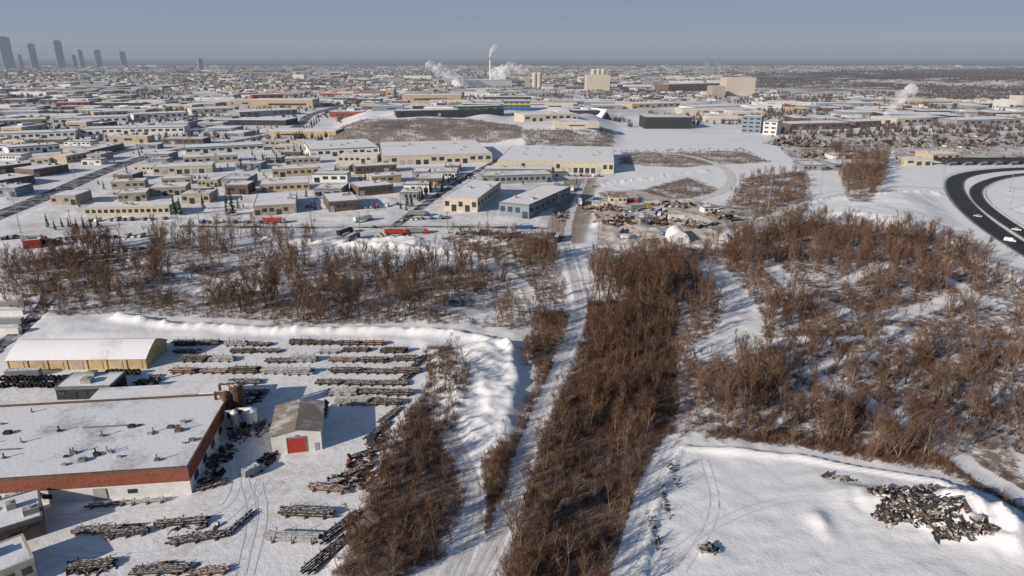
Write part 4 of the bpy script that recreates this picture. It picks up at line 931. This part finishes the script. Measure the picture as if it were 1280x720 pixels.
# far trees
N=56000; yy=720*np.exp(rg.uniform(0,1,N)**.72*math.log(18)); xx=rg.uniform(-.85,.85,N)*yy
ok=(vn(xx,yy,190,61)*.55+vn(xx,yy,40,62)*.45>.46)
for e in (GP([(745,160),(975,155),(975,185),(745,185)]),GP([(-100,178),(1400,178),(1400,400),(-100,400)]),PLAT): ok&=pgd(xx,yy,e)<0
ok&=pld(xx,yy,HWY)>18
for f in FP: ok&=~((xx>f[0]+8)&(xx<f[1]-8)&(yy>f[2]+8)&(yy<f[3]-8))
xx=xx[ok];yy=yy[ok]; sm=np.ones(len(xx)); lowm=np.zeros(len(xx),int)
def fill(pg,n,patch=0):
    xs=[p[0] for p in pg];ys=[p[1] for p in pg]; a=rg.uniform(min(xs),max(xs),n);b=rg.uniform(min(ys),max(ys),n); k=pgd(a,b,pg)>0
    if patch: k&=vn(a,b,90,71)*.5+vn(a,b,260,72)*.5>patch
    return a[k],b[k]
for pg,n,ks,pt in ((GP([(940,97),(1300,95),(1300,128),(1190,124),(1100,112),(950,108)]),11000,1,.48),(SCRUB[5][0],420,.24,.4),(GP([(775,188),(930,186),(965,203),(770,206)]),380,.24,.4),(GP([(300,160),(390,150),(395,165),(300,190)]),160,.6,0),(GP([(960,170),(1290,162),(1290,200),(1000,210)]),420,.4,0),(GP([(0,262),(0,178),(470,186),(470,262)]),260,.45,0),(SCRUB[11][0],240,.28,0)):
    a,b=fill(pg,n,pt)
    if ks<1:
        o2=np.ones(len(a),bool)
        for f in FP: o2&=~((a>f[0]+8)&(a<f[1]-8)&(b>f[2]+8)&(b<f[3]-8))
        o2&=pld(a,b,HWY)>14; a=a[o2];b=b[o2]
    xx=np.concatenate([xx,a]);yy=np.concatenate([yy,b]);sm=np.concatenate([sm,np.full(len(a),ks)]); lowm=np.concatenate([lowm,np.full(len(a),int(ks<1))])
n=len(xx); zz=hgt(xx,yy)-.2; K=14; S=np.where(yy>3500,1.7,1.0)*rg.uniform(.6,1.25,n)*sm
az=rg.uniform(0,2*PI,(n,K)); rad=rg.uniform(.3,3.6,(n,K))*S[:,None]; hh=rg.uniform(3,9.0,(n,K))*S[:,None]**.8; ww=rg.uniform(.3,.8,(n,K))*S[:,None]
tip=np.stack([xx[:,None]+np.cos(az)*rad,yy[:,None]+np.sin(az)*rad,zz[:,None]+hh],-1); pa=rg.uniform(0,PI,(n,K))
b0=np.stack([xx[:,None]+np.cos(az)*rad*.5-np.cos(pa)*ww,yy[:,None]+np.sin(az)*rad*.5-np.sin(pa)*ww,zz[:,None]+hh*.15],-1); b1=np.stack([xx[:,None]+np.cos(az)*rad*.5+np.cos(pa)*ww,yy[:,None]+np.sin(az)*rad*.5+np.sin(pa)*ww,zz[:,None]+hh*.15],-1)
V=np.stack([b0,b1,tip],2).reshape(-1,3)
tag(ob('distant_woods',npmesh('distant_woods',V,np.arange(len(V)).reshape(-1,3),['farwood','scrubtwig'],np.repeat(lowm,K))),'dark leafless tree belts between the distant districts and in the river valley','woods',kind='stuff')
# ---------------------------------------------------------------- steam: few overlapping puffs so light passes through
import bmesh
sm_=bpy.data.materials.new('steam'); sm_.use_nodes=True; nt=sm_.node_tree; nt.nodes.remove(nt.nodes['Principled BSDF'])
df=nt.nodes.new('ShaderNodeBsdfDiffuse'); df.inputs[0].default_value=(.9,.91,.94,1); tl=nt.nodes.new('ShaderNodeBsdfTranslucent'); tl.inputs[0].default_value=(.9,.91,.94,1)
tr=nt.nodes.new('ShaderNodeBsdfTransparent'); m1=nt.nodes.new('ShaderNodeMixShader'); m1.inputs[0].default_value=.5; nt.links.new(df.outputs[0],m1.inputs[1]); nt.links.new(tl.outputs[0],m1.inputs[2])
ge=nt.nodes.new('ShaderNodeNewGeometry'); nz=nt.nodes.new('ShaderNodeTexNoise'); nz.inputs['Scale'].default_value=.045; nz.inputs['Detail'].default_value=6; nt.links.new(ge.outputs['Position'],nz.inputs['Vector'])
mpr=nt.nodes.new('ShaderNodeMapRange'); nt.links.new(nz.outputs['Fac'],mpr.inputs[0]); mpr.inputs[1].default_value=.36; mpr.inputs[2].default_value=.64; mpr.inputs[3].default_value=.06; mpr.inputs[4].default_value=.62
m2=nt.nodes.new('ShaderNodeMixShader'); nt.links.new(mpr.outputs[0],m2.inputs[0]); nt.links.new(tr.outputs[0],m2.inputs[1]); nt.links.new(m1.outputs[0],m2.inputs[2]); nt.links.new(m2.outputs[0],nt.nodes['Material Output'].inputs[0])
def steam(px,py,base_z,pts,label):
    x,y=G(px,py); bm=bmesh.new(); rr=random.Random(px)
    for i,(dx,dz,r0) in enumerate(pts):
        r=r0*rr.uniform(.85,1.1); ret=bmesh.ops.create_icosphere(bm,subdivisions=3,radius=r)
        for v in ret['verts']:
            q=v.co.normalized(); k=1+.16*math.sin(q.x*5+i*2)*math.sin(q.z*6+i)+.1*math.sin(q.y*9+q.z*11+i*3)
            v.co=v.co*k+Vector((dx,rr.uniform(-.01,.01)*r0,base_z+dz))
    me=bpy.data.meshes.new('steam_plume'); bm.to_mesh(me); bm.free(); me.shade_smooth()
    me.materials.append(sm_); tag(ob('steam_plume',me,None,(x,y,0)),label,'steam')
steam(613,104,88,[(0,4,4),(2,11,6),(5,20,7),(10,30,8),(17,40,7)],'thin steam rising from the tall pale stack')
steam(627,108,34,[(-22,4,18),(4,10,22),(32,20,24),(60,18,18),(84,12,12)],'broad white steam cloud beside the pale process tower')
steam(563,110,8,[(44,2,12),(22,14,18),(-4,30,24),(-34,46,20),(-60,60,15)],'leaning steam cloud left of the pale works hall')
steam(1103,160,8,[(0,0,3),(3,10,5),(9,20,7),(18,32,9),(30,42,9)],'steam drifting from a roof in the right distance')
# ---------------------------------------------------------------- sky, sun, camera
w=bpy.data.worlds.new('World'); SC.world=w; w.use_nodes=True; nt=w.node_tree; bg=nt.nodes['Background']
EL=math.radians(19); sd=Vector((-.80,-.60,0)).normalized()
sk=nt.nodes.new('ShaderNodeTexSky'); sk.sky_type='NISHITA'; sk.sun_disc=False; sk.sun_elevation=EL; sk.sun_rotation=math.atan2(sd.x,sd.y); sk.altitude=1000; sk.dust_density=1.2
tc=nt.nodes.new('ShaderNodeTexCoord'); sx=nt.nodes.new('ShaderNodeSeparateXYZ'); nt.links.new(tc.outputs['Generated'],sx.inputs[0])
def mr(a,b,c,d):
    n=nt.nodes.new('ShaderNodeMapRange'); nt.links.new(sx.outputs[2],n.inputs[0])
    for k,v in enumerate((a,b,c,d)): n.inputs[k+1].default_value=v
    return n.outputs[0]
ST=.08
cr=nt.nodes.new('ShaderNodeValToRGB'); nt.links.new(mr(-.005,.09,0,1),cr.inputs[0])
e=cr.color_ramp.elements; e[0].color=(.265,.295,.35,1); e[1].color=(.205,.30,.42,1); q=e.new(.25); q.color=(.30,.34,.405,1)
sc2=nt.nodes.new('ShaderNodeVectorMath'); sc2.operation='SCALE'; nt.links.new(cr.outputs[0],sc2.inputs[0]); sc2.inputs['Scale'].default_value=1/ST
mx=nt.nodes.new('ShaderNodeMix'); mx.data_type='RGBA'; nt.links.new(mr(.08,.25,.95,0),mx.inputs[0]); nt.links.new(sk.outputs[0],mx.inputs[6]); nt.links.new(sc2.outputs[0],mx.inputs[7])
nt.links.new(mx.outputs[2],bg.inputs[0]); bg.inputs[1].default_value=ST
L=bpy.data.lights.new('sun','SUN'); L.energy=5.0; L.angle=math.radians(.5); L.color=(1,.88,.74)
lo=bpy.data.objects.new('sun',L); COL.objects.link(lo)
EL2=math.radians(20.5); dirv=Vector((-sd.x*math.cos(EL2),-sd.y*math.cos(EL2),-math.sin(EL2))); sk.sun_elevation=EL2; lo.rotation_euler=dirv.to_track_quat('-Z','Y').to_euler()
cam=bpy.data.cameras.new('camera'); cam.lens=24; cam.sensor_width=36; cam.clip_start=1; cam.clip_end=200000
co=bpy.data.objects.new('camera',cam); COL.objects.link(co); co.location=(0,0,H); co.rotation_euler=(PI/2-P,0,0); SC.camera=co
SC.view_settings.view_transform='Standard'; SC.view_settings.look='None'; SC.view_settings.exposure=0
print('t end',time.time()-T0)
